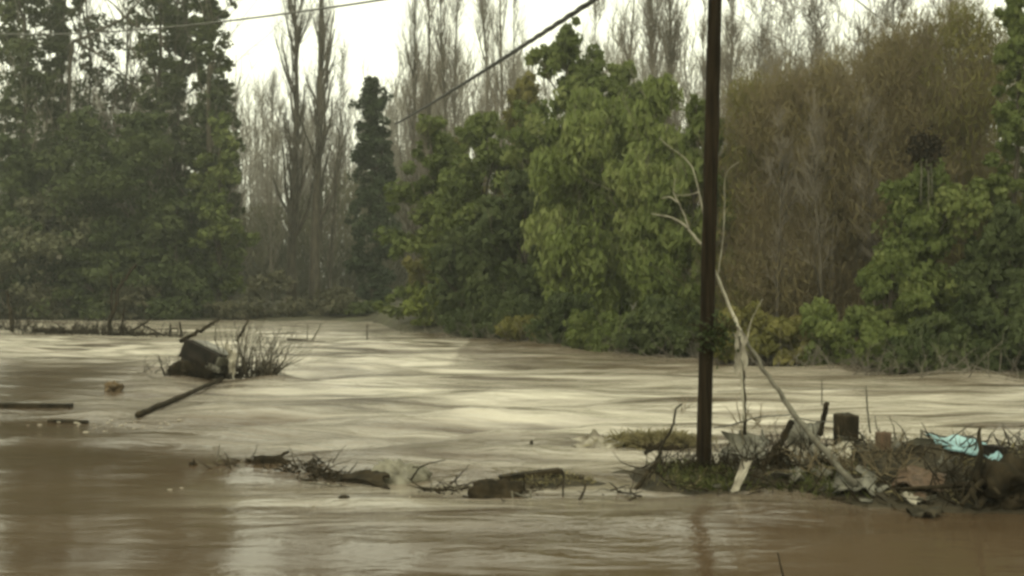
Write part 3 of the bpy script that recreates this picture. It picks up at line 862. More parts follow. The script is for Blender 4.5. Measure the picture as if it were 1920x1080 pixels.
def brushV(base, rad, n, length, r, seed=0, up=0.5, spread=0.9, lean=(0, 0, 0), sub=3, noise=0.16):
    """bundle of bare twigs springing from a patch"""
    rng = np.random.default_rng(seed)
    st = np.asarray(base) + np.stack([rng.uniform(-rad[0], rad[0], n), rng.uniform(-rad[1], rad[1], n), rng.uniform(-0.05, rad[2], n)], 1)
    dd = unit(rng.standard_normal((n, 3)) * spread + np.array([0, 0, 0.8]) + np.array(lean))
    P = grow(rng, st, dd, rng.uniform(0.5, 1.1, n) * length, 6, up, noise)
    R = r * rng.uniform(0.6, 1.2, n)
    A = [segs(P, R)]
    if sub:
        p, d2, r2, t, i = sprout(rng, P, R, sub, 0.25, 0.95, 0.6)
        P2 = grow(rng, p, d2, rng.uniform(0.15, 0.45, len(p)) * length, 4, up, noise)
        A.append(segs(P2, np.maximum(r2 * 0.6, r * 0.3)))
    return prisms(*[np.concatenate(q) for q in zip(*A)], sides=4)

def bladesV(rng, pos, L, W, lean=0.5):
    n = len(pos)
    d = unit(rng.standard_normal((n, 3)) * lean + np.array([0, 0, 1.0]))
    s = unit(np.cross(d, rng.standard_normal((n, 3))))
    l = L * rng.uniform(0.5, 1.3, n)[:, None]
    tip = pos + d * l; tip[:, 2] -= 0.18 * l[:, 0]
    mid = pos + d * l * 0.5
    V = np.stack([pos - s * W * 0.5, pos + s * W * 0.5, mid + s * W * 0.4, tip], 1).reshape(-1, 3)
    return V, np.arange(4 * n).reshape(n, 4), {"tint": ('FACE', rng.random(n))}

# ------------------------------------------------------------------ mud bank, mud bar and their grass
def bank_h(x, y):
    yc = 14.25 - 0.10 * (x - 2.0)
    rise = 0.30 * sstep(1.2, 2.0, x) + 0.70 * sstep(2.5, 4.2, x)
    e = np.exp(-((y - yc) / 1.15) ** 2)
    h = 0.50 * rise * e - 0.07
    h += 0.16 * (vnoise(x * 2.2, y * 2.2, 51) - 0.5) * e + 0.07 * (vnoise(x * 6, y * 6, 52) - 0.5) * e
    return h
V, Fq = grid(np.arange(0.9, 11, 0.08), np.arange(10.8, 17.2, 0.08), bank_h)
obj("mud_bank", V, Fq, M['mud'], smooth=True, kind="structure")
def bar_h(x, y):
    e = np.exp(-((x - 0.35) / 0.75) ** 2 - ((y - 14.0) / 0.42) ** 2)
    return 0.19 * e - 0.075 + 0.10 * (vnoise(x * 4, y * 4, 61) - 0.5) * e
V, Fq = grid(np.arange(-1.6, 2.2, 0.06), np.arange(12.8, 15.3, 0.06), bar_h)
obj("mud_bar", V, Fq, M['mud'], smooth=True, kind="structure")

def scatter(rng, n, x0, x1, y0, y1, hf, dens=None):
    x = rng.uniform(x0, x1, n); y = rng.uniform(y0, y1, n); z = hf(x, y)
    k = z > 0.02
    if dens is not None: k &= rng.random(n) < dens(x, y)
    return np.stack([x, y, z - 0.01], 1)[k]
rng = np.random.default_rng(301)
p = scatter(rng, 9000, 1.4, 10, 11.2, 16.6, bank_h, lambda x, y: sstep(0.35, 0.6, vnoise(x * 1.2, y * 1.2, 71)))
V, Fq, a = bladesV(rng, p, 0.16, 0.014, 0.9)
obj("trampled_grass", V, Fq, M['straw'], attrs=a, kind="stuff", label="flattened dull grass and straw matted over the mud bank", cat="grass")
p = scatter(rng, 14000, 2.9, 4.6, 12.4, 13.6, bank_h, lambda x, y: np.exp(-((x - 3.45) / 0.42) ** 2 - ((y - 13.0) / 0.35) ** 2) * 0.12)
V, Fq, a = bladesV(rng, p, 0.2, 0.014, 0.45)
obj("green_grass", V, Fq, M['grass'], attrs=a, kind="stuff", label="fresh green grass tuft at the front foot of the debris heap", cat="grass")
p = scatter(rng, 2600, 1.9, 3.0, 13.2, 15.0, bank_h, lambda x, y: np.exp(-((x - 2.45) / 0.5) ** 2) * 0.5)
V, Fq, a = bladesV(rng, p, 0.2, 0.014, 0.6)
obj("pole_grass", V, Fq, M['grass'], attrs=a, kind="stuff", label="dark green grass round the foot of the utility pole", cat="grass")
p = scatter(rng, 5000, -0.8, 1.5, 13.2, 14.8, bar_h)
V, Fq, a = bladesV(rng, p, 0.10, 0.012, 1.0)
obj("bar_grass", V, Fq, M['straw'], attrs=a, kind="stuff", label="drowned grass on the low mud bar left of the pole", cat="grass")

# ------------------------------------------------------------------ utility pole, wires, dead branch
PD = 14.4
b0, b1 = at(1318.5, 880, PD), at(1345.5, -175, PD)
axis = unit(b1 - b0)
root = empty("utility_pole", b0, "dark brown wooden utility pole leaning slightly right out of the mud bank", "pole")
pp = np.array([b0 - axis * 0.7 + (b1 - b0 + axis * 0.7) * t for t in np.linspace(0, 1, 24)])
rng = np.random.default_rng(5)
V, Fq = tube(pp, np.linspace(0.098, 0.089, 24), 14, rng, 0.03)
part("shaft", V, Fq, 'pole', root)
for k, py in enumerate((-150, -112)):
    c = b0 + axis * ((880 - py) / F * PD)
    V, Fq = tube([c - axis * 0.03, c + axis * 0.03], [0.115, 0.115], 14); part("band", V, Fq, 'metal_dark', root)
    V, Fq = tube([c + np.array([-0.09, 0, 0]), c + np.array([-0.19, 0.02, 0]), c + np.array([-0.22, 0.03, 0.02])], [0.015, 0.015, 0.022], 6); part("hook", V, Fq, 'metal_dark', root)

# thick twisted cable from the pole into the trees
s = np.linspace(0, 1, 420)
A, B = at(1338, -148, PD), at(742, 232, 64)
line = A + (B - A) * s[:, None]; line[:, 2] -= 0.10 * 4 * s * (1 - s)
root = empty("power_cable", A, "thick black twisted cable slanting down from the pole top into the trees", "cable")
ref = unit(np.cross(B - A, [0, 0, 1.0])); ref2 = unit(np.cross(B - A, ref))
for k in range(3):
    ph = s * 105 + k * 2.094
    V, Fq = tube(line + 0.028 * (np.cos(ph)[:, None] * ref + np.sin(ph)[:, None] * ref2), 0.031, 6)
    part("strand", V, Fq, 'wire', root)
s = np.linspace(0, 1, 90)
A, B = at(1338, -110, PD), at(-250, 20, 60)
line = A + (B - A) * s[:, None]; line[:, 2] -= 1.25 * 4 * s * (1 - s)
V, Fq = tube(line, 0.02, 6)
thing("telephone_wire", V, Fq, 'wire_grey', "thin grey wire sagging across the bright sky gap at upper left", "wire")
# wire dropping at upper right
V, Fq = tube(bend(pxpath([(1575, -30, 50), (1607, 0, 50), (1645, 30, 50), (1682, 58, 50)]), 8), np.linspace(0.035, 0.02, 25), 6)
thing("hanging_limb", V, Fq, 'bark', "dark bare limb slanting down into the top of the tall brown thicket", "limb")

root = empty("dead_branch", at(1592, 895, 13.0), "pale bleached dead branch leaning from the debris heap against the pole", "branch")
for nm, pts, r0, r1, sd in [
    ("butt", [(1605, 912, 13.4), (1535, 832, 13.9), (1480, 765, 14.5), (1430, 690, 14.8), (1388, 622, 15.1)], 0.040, 0.026, 10),
    ("stem", [(1392, 628, 15.1), (1370, 580, 15.3), (1345, 520, 15.36), (1330, 482, 15.38), (1316, 460, 15.36), (1290, 428, 15.3)], 0.026, 0.015, 1),
    ("fork", [(1290, 428, 15.3), (1275, 415, 15.25), (1250, 405, 15.2), (1222, 401, 15.1)], 0.015, 0.006, 2),
    ("fork", [(1292, 430, 15.3), (1284, 405, 15.3), (1272, 380, 15.2), (1262, 360, 15.2), (1266, 335, 15.2)], 0.011, 0.004, 3),
    ("fork", [(1330, 482, 15.38), (1322, 420, 15.5), (1311, 360, 15.5), (1298, 312, 15.5), (1280, 292, 15.5), (1255, 276, 15.4), (1236, 258, 15.4)], 0.011, 0.004, 4),
    ("fork", [(1272, 380, 15.2), (1255, 368, 15.2), (1240, 372, 15.1)], 0.009, 0.004, 5),
    ("fork", [(1345, 520, 15.36), (1356, 450, 15.5), (1359, 380, 15.5), (1358, 335, 15.5), (1368, 315, 15.4), (1386, 303, 15.3)], 0.008, 0.004, 6),
    ("fork", [(1392, 628, 15.1), (1388, 665, 14.95), (1391, 720, 14.9), (1396, 790, 14.9)], 0.022, 0.010, 7),
    ("fork", [(1400, 640, 15.05), (1408, 600, 15.1), (1430, 560, 15.1)], 0.008, 0.003, 8),
    ("fork", [(1311, 360, 15.5), (1290, 366, 15.5), (1268, 366, 15.5)], 0.008, 0.003, 9)]:
    pts = [(a, b, c * 0.954) for a, b, c in pts]
    V, Fq = stickV(pts, None, r0, r1, 400 + sd, rough=0.08)
    part(nm, V, Fq, 'wood_pale' if nm == "fork" or sd == 1 else 'wood_mid', root)
for k, (x0, y0, x1, y1) in enumerate([(1376, 618, 1384, 700), (1386, 625, 1396, 690)]):
    V, Fq = sheetV([at(x0, y0, 14.25), at(x0 + 12, y0 + 4, 14.3), at(x1 + 6, y1, 14.25), at(x1 - 6, y1 - 8, 14.2)], 410 + k, 0.02, 6, 12, 0.006, 0.5)
    thing("plastic_shred", V, Fq, 'cloth_pale', ["pale torn plastic shred hanging from the dead branch, left one", "pale torn plastic shred hanging from the dead branch, right one"][k], "plastic")

# dark flood wrack caught on the pole
root = empty("drift_clump", at(1340, 660, 14.3), "dark clump of leaves and twigs caught on the pole at mid height", "debris")
V, Fq = brushV(at(1340, 635, 14.25), (0.16, 0.08, 0.12), 60, 0.28, 0.008, 421, up=-0.2, spread=1.4, sub=3)
part("twigs", V, Fq, 'wood_dark', root)
rng = np.random.default_rng(422)
n = 420
pos = at(1342, 632, 14.23) + rng.standard_normal((n, 3)) * np.array([0.12, 0.07, 0.11])
V, Fq, a = leaves(rng, pos, rng.standard_normal((n, 3)), 0.07, 0.035, rng.random(n) * 0.4)
part("leaves", V, Fq, 'leaf_dark', root, smooth=False, attrs=a)
# dark nest-like clump hanging in the thicket, with pale hanging stems
root = empty("hanging_clump", at(1738, 300, 36.0), "dark nest-like clump hanging in front of the brown thicket on pale stems", "debris")
rng = np.random.default_rng(423)
for cx, cy in ((1724, 276), (1750, 280)):
    n = 420
    pos = at(cx, cy, 36.0) + rng.standard_normal((n, 3)) * np.array([0.17, 0.15, 0.24])
    V, Fq, a = leaves(rng, pos, rng.standard_normal((n, 3)), 0.2, 0.09, rng.random(n) * 0.3)
    part("tangle", V, Fq, 'wood_dark', root, smooth=False, attrs=a)["kind"] = "stuff"
for k, (x0, x1) in enumerate(((1735, 1742), (1726, 1727), (1742, 1748))):
    V, Fq = stickV([(x0, 290, 36), ((x0 + x1) / 2 + 2, 320, 36), (x1, 350, 36), (x1 - 1, 395 - 12 * k, 36)], None, 0.035 - 0.008 * k, 0.012, 430 + k)
    part("stem", V, Fq, 'wood_mid', root)

# ------------------------------------------------------------------ debris heap on the mud bank
stick("bent_branch", [(1180, 935, 13.4), (1200, 905, 13.7), (1222, 876, 14.0), (1238, 850, 14.2), (1241, 835, 14.2), (1262, 800, 14.3), (1266, 765, 14.3), (1278, 758, 14.3)], None, 0.03, 0.011, 'wood_dark',
      "dark crooked branch with a hooked tip at the left end of the debris heap", "branch", 1)
stick("short_stick", [(1208, 850, 15.6), (1225, 841, 15.6), (1245, 828, 15.7)], None, 0.032, 0.028, 'wood_dark', "short thick dark stick just left of the pole foot", "stick", 2)
stick("thin_stake", [(1240, 905, 14.2), (1241, 950, 13.5)], None, 0.014, 0.012, 'wood_dark', "thin dark stake in the water left of the pole foot", "stake", 3)
stick("wire_stake", [(1397, 815, 14.8), (1395, 760, 14.8), (1394, 690, 14.8)], None, 0.026, 0.014, 'wood_dark', "thin dark upright stake just right of the pole", "stake", 4)
stick("dark_log", [(1425, 885, 13.8), (1452, 848, 14.0), (1472, 815, 14.2), (1486, 790, 14.3)], None, 0.058, 0.04, 'wood_dark', "dark log leaning right under the dead branch", "log", 5)
stick("dark_peg", [(1536, 815, 15.2), (1545, 780, 15.2), (1551, 755, 15.2)], None, 0.045, 0.034, 'wood_dark', "short black peg sticking up beside the square stump", "peg", 6)
stick("thin_stake", [(1541, 760, 15.3), (1541, 712, 15.3)], None, 0.010, 0.008, 'wood_mid', "very thin stake above the black peg", "stake", 7)
stick("thin_stake", [(1632, 812, 15.3), (1626, 770, 15.3), (1624, 722, 15.3)], None, 0.015, 0.010, 'wood_mid', "thin grey stake between the square stump and the red-brown post", "stake", 8)
stick("thin_stake", [(1728, 870, 14.8), (1727, 805, 14.8)], None, 0.017, 0.015, 'wood_mid', "thin fence stake at the left corner of the blue net", "stake", 9)
stick("thin_stake", [(1712, 845, 15.0), (1711, 826, 15.0)], None, 0.016, 0.014, 'wood_mid', "short thin stake left of the blue net", "stake", 10)
V, Fq = blockV(at(1586, 812, 14.7), (0.24, 0.24, 0.50), (0.05, -0.03, 0.35), 11, 0.06); thing("square_stump", V, Fq, 'wood_dark', "dark square wooden stump standing upright in the debris heap", "stump", smooth=False)
V, Fq = blockV(at(1655, 865, 13.9), (0.15, 0.14, 0.74), (0.0, 0.02, 0.2), 12, 0.06); thing("red_post", V, Fq, 'wood_red', "reddish-brown short post standing in the debris heap", "post", smooth=False)
V, Fq = blockV(at(1863, 852, 13.6), (0.22, 0.2, 0.22), (0.05, 0.06, 0.4), 13, 0.06); thing("dark_block", V, Fq, 'metal_dark', "dark square block on top of the blue tarp bundle", "block", smooth=False)

# sheets and rags: each corner lies on the mud bank where its pixel meets it, or stands at the given depth
def onbank(px, py, dmax, lift=0.05):
    for d in np.arange(10.8, dmax + 1.2, 0.02):
        q = at(px, py, d)
        if q[2] <= max(bank_h(q[0], q[1]), 0.0) + lift: return q
    return at(px, py, dmax)
for (nm, cs, sd, mt, lab, cat, am) in [
    ("pale_rag", [(1370, 920, 13.0), (1384, 922, 13.0), (1410, 866, 13.25), (1390, 860, 13.25)], 21, 'cloth_pale', "pale torn rag hanging on the bank right of the pole foot", "rag", 0.03),
    ("grey_sheet", [(1478, 905, 13.5), (1560, 900, 13.4), (1560, 838, 14.1), (1490, 845, 14.2)], 22, 'cloth_grey', "large crumpled grey sheet under the dead branch", "sheet", 0.10),
    ("grey_tarp", [(1476, 842, 14.5), (1520, 838, 14.4), (1540, 788, 14.7), (1478, 790, 14.8)], 23, 'cloth_grey', "grey-green tarp propped up beside the dark leaning log", "tarp", 0.09),
    ("white_sheet", [(1480, 872, 14.0), (1500, 868, 14.0), (1530, 842, 14.3), (1482, 838, 14.4)], 24, 'cloth_pale', "crumpled whitish sheet in the middle of the heap", "sheet", 0.06),
    ("muddy_sheet", [(1545, 862, 14.2), (1602, 858, 14.2), (1600, 830, 14.6), (1556, 828, 14.6)], 25, 'cloth_pale', "pale muddy sheet lying at the foot of the square stump", "sheet", 0.05),
    ("brown_sack", [(1345, 868, 14.6), (1430, 872, 14.4), (1440, 810, 15.0), (1360, 812, 15.2)], 26, 'cloth_grey', "muddy grey-brown sacking draped right of the pole foot", "sacking", 0.12),
    ("white_shard", [(1684, 922, 12.9), (1712, 944, 12.8), (1728, 936, 12.9), (1700, 922, 13.0)], 27, 'cloth_pale', "bright white plastic shard at the front of the mud bank", "plastic", 0.02),
    ("pink_shard", [(1712, 928, 12.9), (1735, 938, 12.85), (1738, 928, 12.95), (1720, 922, 13.0)], 28, 'wood_red', "small reddish scrap beside the bright white shard", "scrap", 0.02),
    ("dull_sheet", [(1700, 958, 12.2), (1752, 964, 12.1), (1770, 954, 12.4), (1712, 950, 12.4)], 29, 'mud', "dull muddy sheet half in the water at the front of the mud bank", "sheet", 0.05),
    ("blue_net", [(1738, 812, 14.7), (1772, 838, 14.2), (1866, 860, 13.7), (1842, 824, 14.1)], 30, 'cloth_blue', "light blue tarp stretched from the thin stake to the right", "tarp", 0.04),
    ("blue_bundle", [(1852, 892, 13.3), (1900, 886, 13.3), (1896, 858, 13.6), (1850, 856, 13.6)], 31, 'cloth_blue', "crumpled blue tarp bundle at the right end of the heap", "tarp", 0.07),
    ("mud_rag", [(1560, 925, 13.0), (1640, 930, 12.9), (1645, 880, 13.5), (1570, 872, 13.6)], 32, 'cloth_grey', "mud-brown matted cloth between the dead branch foot and the red-brown post", "cloth", 0.10),
    ("brown_board", [(1668, 905, 13.3), (1765, 925, 13.0), (1775, 885, 13.5), (1690, 872, 13.7)], 33, 'wood_red', "rust-brown board lying right of the red-brown post", "board", 0.04)]:
    V, Fq = sheetV([at(*c) if nm == 'pale_rag' else onbank(*c) for c in cs], 500 + sd, am, 16, 14, 0.014, 0.10, 4.0)
    thing(nm, V, Fq, mt, lab, cat)

# twig tangles
for (nm, b, rad, n, L, r, sd, mt, lab) in [
    ("twig_tangle", (1400, 800, 15.2), (0.25, 0.2, 0.1), 16, 0.40, 0.010, 41, 'twig_brown', "spiky brown twigs round the thin stake right of the pole"),
    ("twig_tangle", (1470, 880, 13.7), (0.7, 0.4, 0.15), 130, 0.5, 0.010, 42, 'wood_dark', "dark twig tangle at the foot of the leaning log"),
    ("twig_tangle", (1600, 890, 13.5), (0.7, 0.4, 0.15), 120, 0.45, 0.009, 43, 'twig_brown', "brown twig tangle between the square stump and the red-brown post"),
    ("twig_tangle", (1700, 860, 14.1), (0.6, 0.4, 0.1), 80, 0.42, 0.008, 44, 'twig_brown', "loose twigs behind the rust-brown board"),
    ("twig_tangle", (1790, 890, 13.6), (0.5, 0.3, 0.05), 110, 0.24, 0.008, 45, 'twig_brown', "brown twig tangle below the light blue tarp"),
    ("twig_tangle", (1860, 925, 12.7), (0.6, 0.4, 0.25), 150, 0.36, 0.010, 46, 'wood_dark', "dark twig tangle on the root stump at the right edge"),
    ("twig_tangle", (1300, 880, 14.4), (0.45, 0.35, 0.1), 110, 0.36, 0.008, 47, 'wood_dark', "dark twigs heaped on the left of the pole foot"),
    ("twig_tangle", (1275, 770, 15.6), (0.10, 0.1, 0.05), 8, 0.30, 0.007, 48, 'twig_brown', "faint thin twigs left of the pole above the grass mat")]:
    V, Fq = brushV(at(*b), rad, n, L, r, sd, up=0.1, spread=1.1)
    thing(nm, V, Fq, mt, lab, "twigs", group="twig tangles on the debris heap")["kind"] = "stuff"

# leftover fence wires across the heap
for k, (pts, r, lab) in enumerate([
    ([(1338, 802, 15.3), (1370, 797, 15.2), (1420, 782, 15.0), (1482, 778, 14.9)], 0.009, "slack dark wire from the pole to the dead branch"),
    ([(1482, 782, 14.9), (1530, 790, 15.0), (1570, 792, 14.9)], 0.008, "thin wire from the dead branch to the square stump"),
    ([(1602, 802, 14.8), (1625, 825, 14.8), (1690, 830, 14.9), (1728, 822, 14.8)], 0.010, "grey wire from the square stump to the thin fence stake"),
    ([(1728, 808, 14.8), (1770, 820, 14.6), (1825, 818, 14.3), (1842, 832, 14.0), (1850, 855, 13.8)], 0.012, "dark rope along the upper edge of the blue tarp"),
    ([(1728, 812, 14.8), (1775, 838, 14.3), (1820, 850, 14.0), (1852, 858, 13.8)], 0.012, "dark rope along the lower edge of the blue tarp"),
    ([(1345, 735, 15.4), (1450, 728, 15.6), (1560, 730, 15.8), (1625, 728, 15.4)], 0.005, "faint straight fence wire high above the heap"),
    ([(1740, 870, 14.4), (1760, 852, 14.3), (1790, 845, 14.2), (1800, 872, 14.1)], 0.010, "looping bent wire under the blue tarp")]):
    V, Fq = stickV(pts, None, r, r, 600 + k, rough=0.0, n=8)
    thing("slack_wire", V, Fq, 'wire' if k in (0, 3, 4) else 'wire_grey', lab, "wire")

# fine litter strewn over the bank
rng = np.random.default_rng(640)
n = 1300
x = rng.uniform(1.7, 8.5, n); y = rng.uniform(11.8, 15.6, n); z = bank_h(x, y)
k = z > -0.01
st = np.stack([x, y, z + 0.02], 1)[k]
P = grow(rng, st, unit(rng.standard_normal((len(st), 3)) * np.array([1, 0.7, 0.5]) + np.array([0.1, 0, 0.18])), rng.uniform(0.1, 0.55, len(st)), 5, 0.05, 0.18)
V, Fq = prisms(*segs(P, rng.uniform(0.004, 0.016, len(st))), sides=4)
obj("strewn_sticks", V, Fq, M['wood_dark'], kind="stuff", label="small dark sticks strewn all over the mud bank", cat="sticks")
parts = []
for i in range(70):
    c = np.array([rng.uniform(2.2, 8), rng.uniform(12.2, 15), 0]); c[2] = bank_h(c[0], c[1]) + 0.02
    if c[2] < 0.03: continue
    e1 = np.array([rng.normal(0, 0.09), rng.normal(0, 0.05), rng.normal(0, 0.03)]); e2 = np.array([rng.normal(0, 0.05), rng.normal(0, 0.05), rng.uniform(0.03, 0.10)])
    parts.append(sheetV([c - e1, c + e1, c + e1 + e2, c - e1 + e2], 650 + i, 0.02, 5, 5, 0.006, 0.3, 3))
V, Fq = join(*parts)
obj("litter_scraps", V, Fq, M['cloth_grey'], kind="stuff", smooth=True, label="small muddy scraps trodden into the mud bank", cat="litter")

# root stump at the right edge
root = empty("root_stump", at(1880, 955, 12.4), "dark muddy root stump at the right edge of the mud bank", "stump")
V, Fq = blobV(at(1885, 918, 12.6), (0.75, 0.7, 0.55), 71, 0.34, 3.0, 30, 18); part("stump", V, Fq, 'wood_dark', root)
rng = np.random.default_rng(72)
for k in range(22):
    a = at(1880 + rng.uniform(-50, 50), 915 + rng.uniform(-25, 25), 12.5)
    b = a + np.array([rng.normal(0, 0.45), rng.normal(-0.15, 0.3), rng.normal(-0.02, 0.22)])
    V, Fq = tube(wiggle(a, b, 8, rng, 0.12), np.linspace(0.05, 0.014, 8), 6, rng, 0.1); part("root", V, Fq, 'wood_dark', root)
V, Fq = blobV(at(1790, 930, 12.9), (0.42, 0.35, 0.34), 73, 0.2, 2.0); thing("mud_clod", V, Fq, 'mud', "rounded clod of mud left of the root stump", "mud clod")

# grass mat washed up behind the pole and pale sack next to it
root = empty("grass_mat", onw(1235, 846), "washed-up brown grass mat in the water left of the pole", "grass")
V, Fq = blobV(onw(1235, 842) + np.array([0, 0.2, 0.02]), (1.15, 0.6, 0.26), 81, 0.2, 2.2, 24, 14); part("mat", V, Fq, 'wood_dark', root)
rng = np.random.default_rng(82)
n = 3200
c = onw(1235, 842)
pos = c + np.stack([rng.normal(0, 0.32, n), 0.2 + rng.normal(0, 0.16, n), rng.uniform(0.0, 0.16, n)], 1)
V, Fq, a = bladesV(rng, pos, 0.2, 0.012, 1.1); part("blades", V, Fq, 'straw', root, smooth=False, attrs=a)
c = onw(1120, 842)
V, Fq = sheetV([c + np.array([-0.36, 0, 0.0]), c + np.array([0.42, -0.05, -0.02]), c + np.array([0.30, 0.25, 0.20]), c + np.array([-0.34, 0.25, 0.18])], 83, 0.07, 18, 10, 0.012, 0.5, 6)
thing("pale_sacking", V, Fq, 'cloth_pale', "whitish crumpled sacking in the current left of the grass mat", "sacking")
stick("dark_stick", [(1152, 826), (1162, 832), (1175, 838)], 17.8, 0.03, 0.02, 'wood_dark', "small dark stick at the right end of the whitish sacking", "stick", 84)

# ------------------------------------------------------------------ debris line in the middle
c = onw(745, 900)
V, Fq = blobV(c + np.array([0, 0.12, 0.03]), (0.50, 0.40, 0.42), 91, 0.32, 2.4, 28, 18); thing("pale_boulder", V, Fq, 'stone', "pale rounded boulder breaking the water in the middle debris line", "boulder")
V, Fq = sheetV([onw(615, 893), onw(725, 912), onw(728, 884, 0.12), onw(690, 880, 0.10)], 92, 0.03, 16, 10, 0.04, 0.25)
thing("dark_board", V, Fq, 'wood_dark', "dark wedge-shaped board floating left of the pale boulder", "board")
stick("floating_lath", [(565, 904), (600, 908), (640, 911)], 13.9, 0.012, 0.010, 'wood_mid', "thin floating lath below the dark wedge-shaped board", "lath", 93)
stick("forked_stick", [(770, 900, 14.0), (779, 888, 14.0), (786, 876, 14.0), (806, 868, 14.1), (835, 862, 14.2)], None, 0.014, 0.007, 'wood_dark', "thin forked stick on the right side of the pale boulder", "stick", 94)
V, Fq = blobV(onw(778, 898) + np.array([0, 0, 0.03]), (0.13, 0.12, 0.22), 95, 0.3); thing("dark_lump", V, Fq, 'wood_dark', "small dark lump touching the pale boulder", "debris")
V, Fq = blobV(onw(928, 928) + np.array([0, 0.05, 0.02]), (0.62, 0.4, 0.26), 96, 0.25, 2.2, 24, 14); thing("dark_sod", V, Fq, 'wood_dark', "dark peaked sod on the low mud bar", "sod")
V, Fq = blockV(onw(995, 892, 0.1) + np.array([0, 0, 0.02]), (0.80, 0.16, 0.06), (0, -0.08, 0.25), 97, 0.08); thing("dark_plank", V, Fq, 'wood_dark', "dark plank tilted on the low mud bar", "plank", smooth=False)
V, Fq = blockV(onw(1068, 896, 0.05), (0.34, 0.16, 0.07), (0, 0.05, -0.1), 98, 0.1); thing("dark_plank", V, Fq, 'wood_dark', "short dark plank at the right end of the mud bar", "plank", smooth=False)
stick("thin_stake", [(1055, 945, 13.0), (1056, 900, 13.3), (1057, 884, 13.4)], None, 0.012, 0.010, 'wood_dark', "thin upright stake at the front of the low mud bar", "stake", 99)
stick("bent_twig", [(1086, 940, 12.9), (1094, 922, 13.0), (1100, 905, 13.1)], None, 0.018, 0.010, 'wood_dark', "short dark bent twig right of the mud bar stake", "twig", 100)
stick("bent_twig", [(903, 935, 13.2), (905, 922, 13.3)], None, 0.020, 0.016, 'wood_dark', "tiny dark peg under the peaked sod", "twig", 101)
root = empty("slat_frame", onw(978, 938), "small broken frame of pale slats at the front of the mud bar", "frame")
for k, (a, b) in enumerate([((960, 922), (962, 940)), ((962, 924), (995, 934)), ((995, 920), (993, 938))]):
    V, Fq = stickV([(a[0], a[1], 13.1), ((a[0] + b[0]) / 2, (a[1] + b[1]) / 2, 13.05), (b[0], b[1], 13.0)], None, 0.014, 0.012, 110 + k)
    part("slat", V, Fq, 'wood_mid', root)
V, Fq = blobV(onw(500, 874) + np.array([0, 0.1, 0.0]), (0.62, 0.3, 0.22), 102, 0.3, 2.2, 22, 12); thing("drift_log", V, Fq, 'wood_dark', "dark knobbly log end floating left of the wedge-shaped board", "log")
stick("drift_stick", [(432, 866), (470, 866), (505, 862), (530, 852), (542, 846)], 15.8, 0.03, 0.02, 'wood_dark', "long dark stick lying across the knobbly log end", "stick", 103)
V, Fq = blobV(onw(588, 870), (0.22, 0.14, 0.10), 104, 0.3); thing("dark_scrap", V, Fq, 'wood_dark', "small dark scrap floating between the log end and the board", "scrap")
V, Fq = blobV(onw(363, 873), (0.10, 0.09, 0.16), 105, 0.3); thing("dark_scrap", V, Fq, 'wood_dark', "tiny dark scrap alone in the brown water at left", "scrap")
V, Fq = blobV(onw(645, 936), (0.13, 0.09, 0.06), 106, 0.3); thing("dark_scrap", V, Fq, 'wood_dark', "tiny dark scrap below the pale boulder", "scrap")
V, Fq = blobV(onw(997, 832), (0.05, 0.05, 0.12), 107, 0.3); thing("dark_scrap", V, Fq, 'wood_dark', "tiny dark scrap in the bright current above the mud bar", "scrap")
stick("drowned_stem", [(406, 870, 15.6), (409, 850, 15.6), (412, 832, 15.6)], None, 0.010, 0.006, 'wood_mid', "faint thin stem standing in the water left of the knobbly log end", "stem", 108)
stick("drowned_stem", [(1470, 1085, 9.4), (1463, 1060, 9.4), (1458, 1035, 9.4)], None, 0.010, 0.005, 'wood_dark', "thin stem rising from the water at the bottom edge below the heap", "stem", 109)

rng = np.random.default_rng(900)
n = 620
u = rng.uniform(0, 1, n)
lp = np.array([onw(430, 872), onw(560, 876), onw(640, 898), onw(760, 908), onw(880, 920), onw(1010, 915), onw(1180, 925)])
ctr = np.stack([np.interp(u * 6, np.arange(7), lp[:, i]) for i in range(3)], 1)
k = vnoise(u * 16, u * 0 + 0.5, 17) > 0.42
st = (ctr + rng.standard_normal((n, 3)) * np.array([0.1, 0.22, 0]))[k]
st[:, 2] = rng.uniform(-0.02, 0.03, len(st))
P = grow(rng, st, unit(rng.standard_normal((len(st), 3)) * np.array([1, 0.6, 0.2]) + np.array([0, 0, 0.08])), rng.uniform(0.08, 0.42, len(st)), 5, 0.06, 0.2)
V, Fq = prisms(*segs(P, rng.uniform(0.005, 0.016, len(st))), sides=4)
obj("drift_twigs_line", V, Fq, M['wood_dark'], kind="stuff", label="broken line of dark twigs and grass drifting left of the mud bank", cat="drift")

# ------------------------------------------------------------------ sunken wreck on the left
WD = 30.2
base = onw(378, 712)
root = empty("sunken_wreck", base, "half-sunk dark boxy wreck with a pale top in the left current", "wreck")
rot = (-0.10, 0.36, -0.40)
import mathutils
R = np.array(mathutils.Euler(rot, 'XYZ').to_matrix())
cc = at(390, 668, WD)
def loc(p): return cc + R @ np.array(p)
V, Fq = blockV(loc((0, 0, 0)), (1.20, 0.9, 0.50), rot, 120, 0.03); part("cab", V, Fq, 'metal_dark', root, smooth=False)
V, Fq = blockV(loc((0.05, 0.15, 0.265)), (1.10, 0.55, 0.04), rot, 121, 0.06); part("top_panel", V, Fq, 'metal_pale', root, smooth=False)
V, Fq = blockV(loc((0.0, -0.465, 0.03)), (1.10, 0.03, 0.36), rot, 122, 0.02); part("side_panel", V, Fq, 'metal_dark', root, smooth=False)
V, Fq = blockV(loc((0.62, -0.02, -0.02)), (0.05, 0.80, 0.44), rot, 123, 0.05); part("end_panel", V, Fq, 'cloth_grey', root, smooth=False)
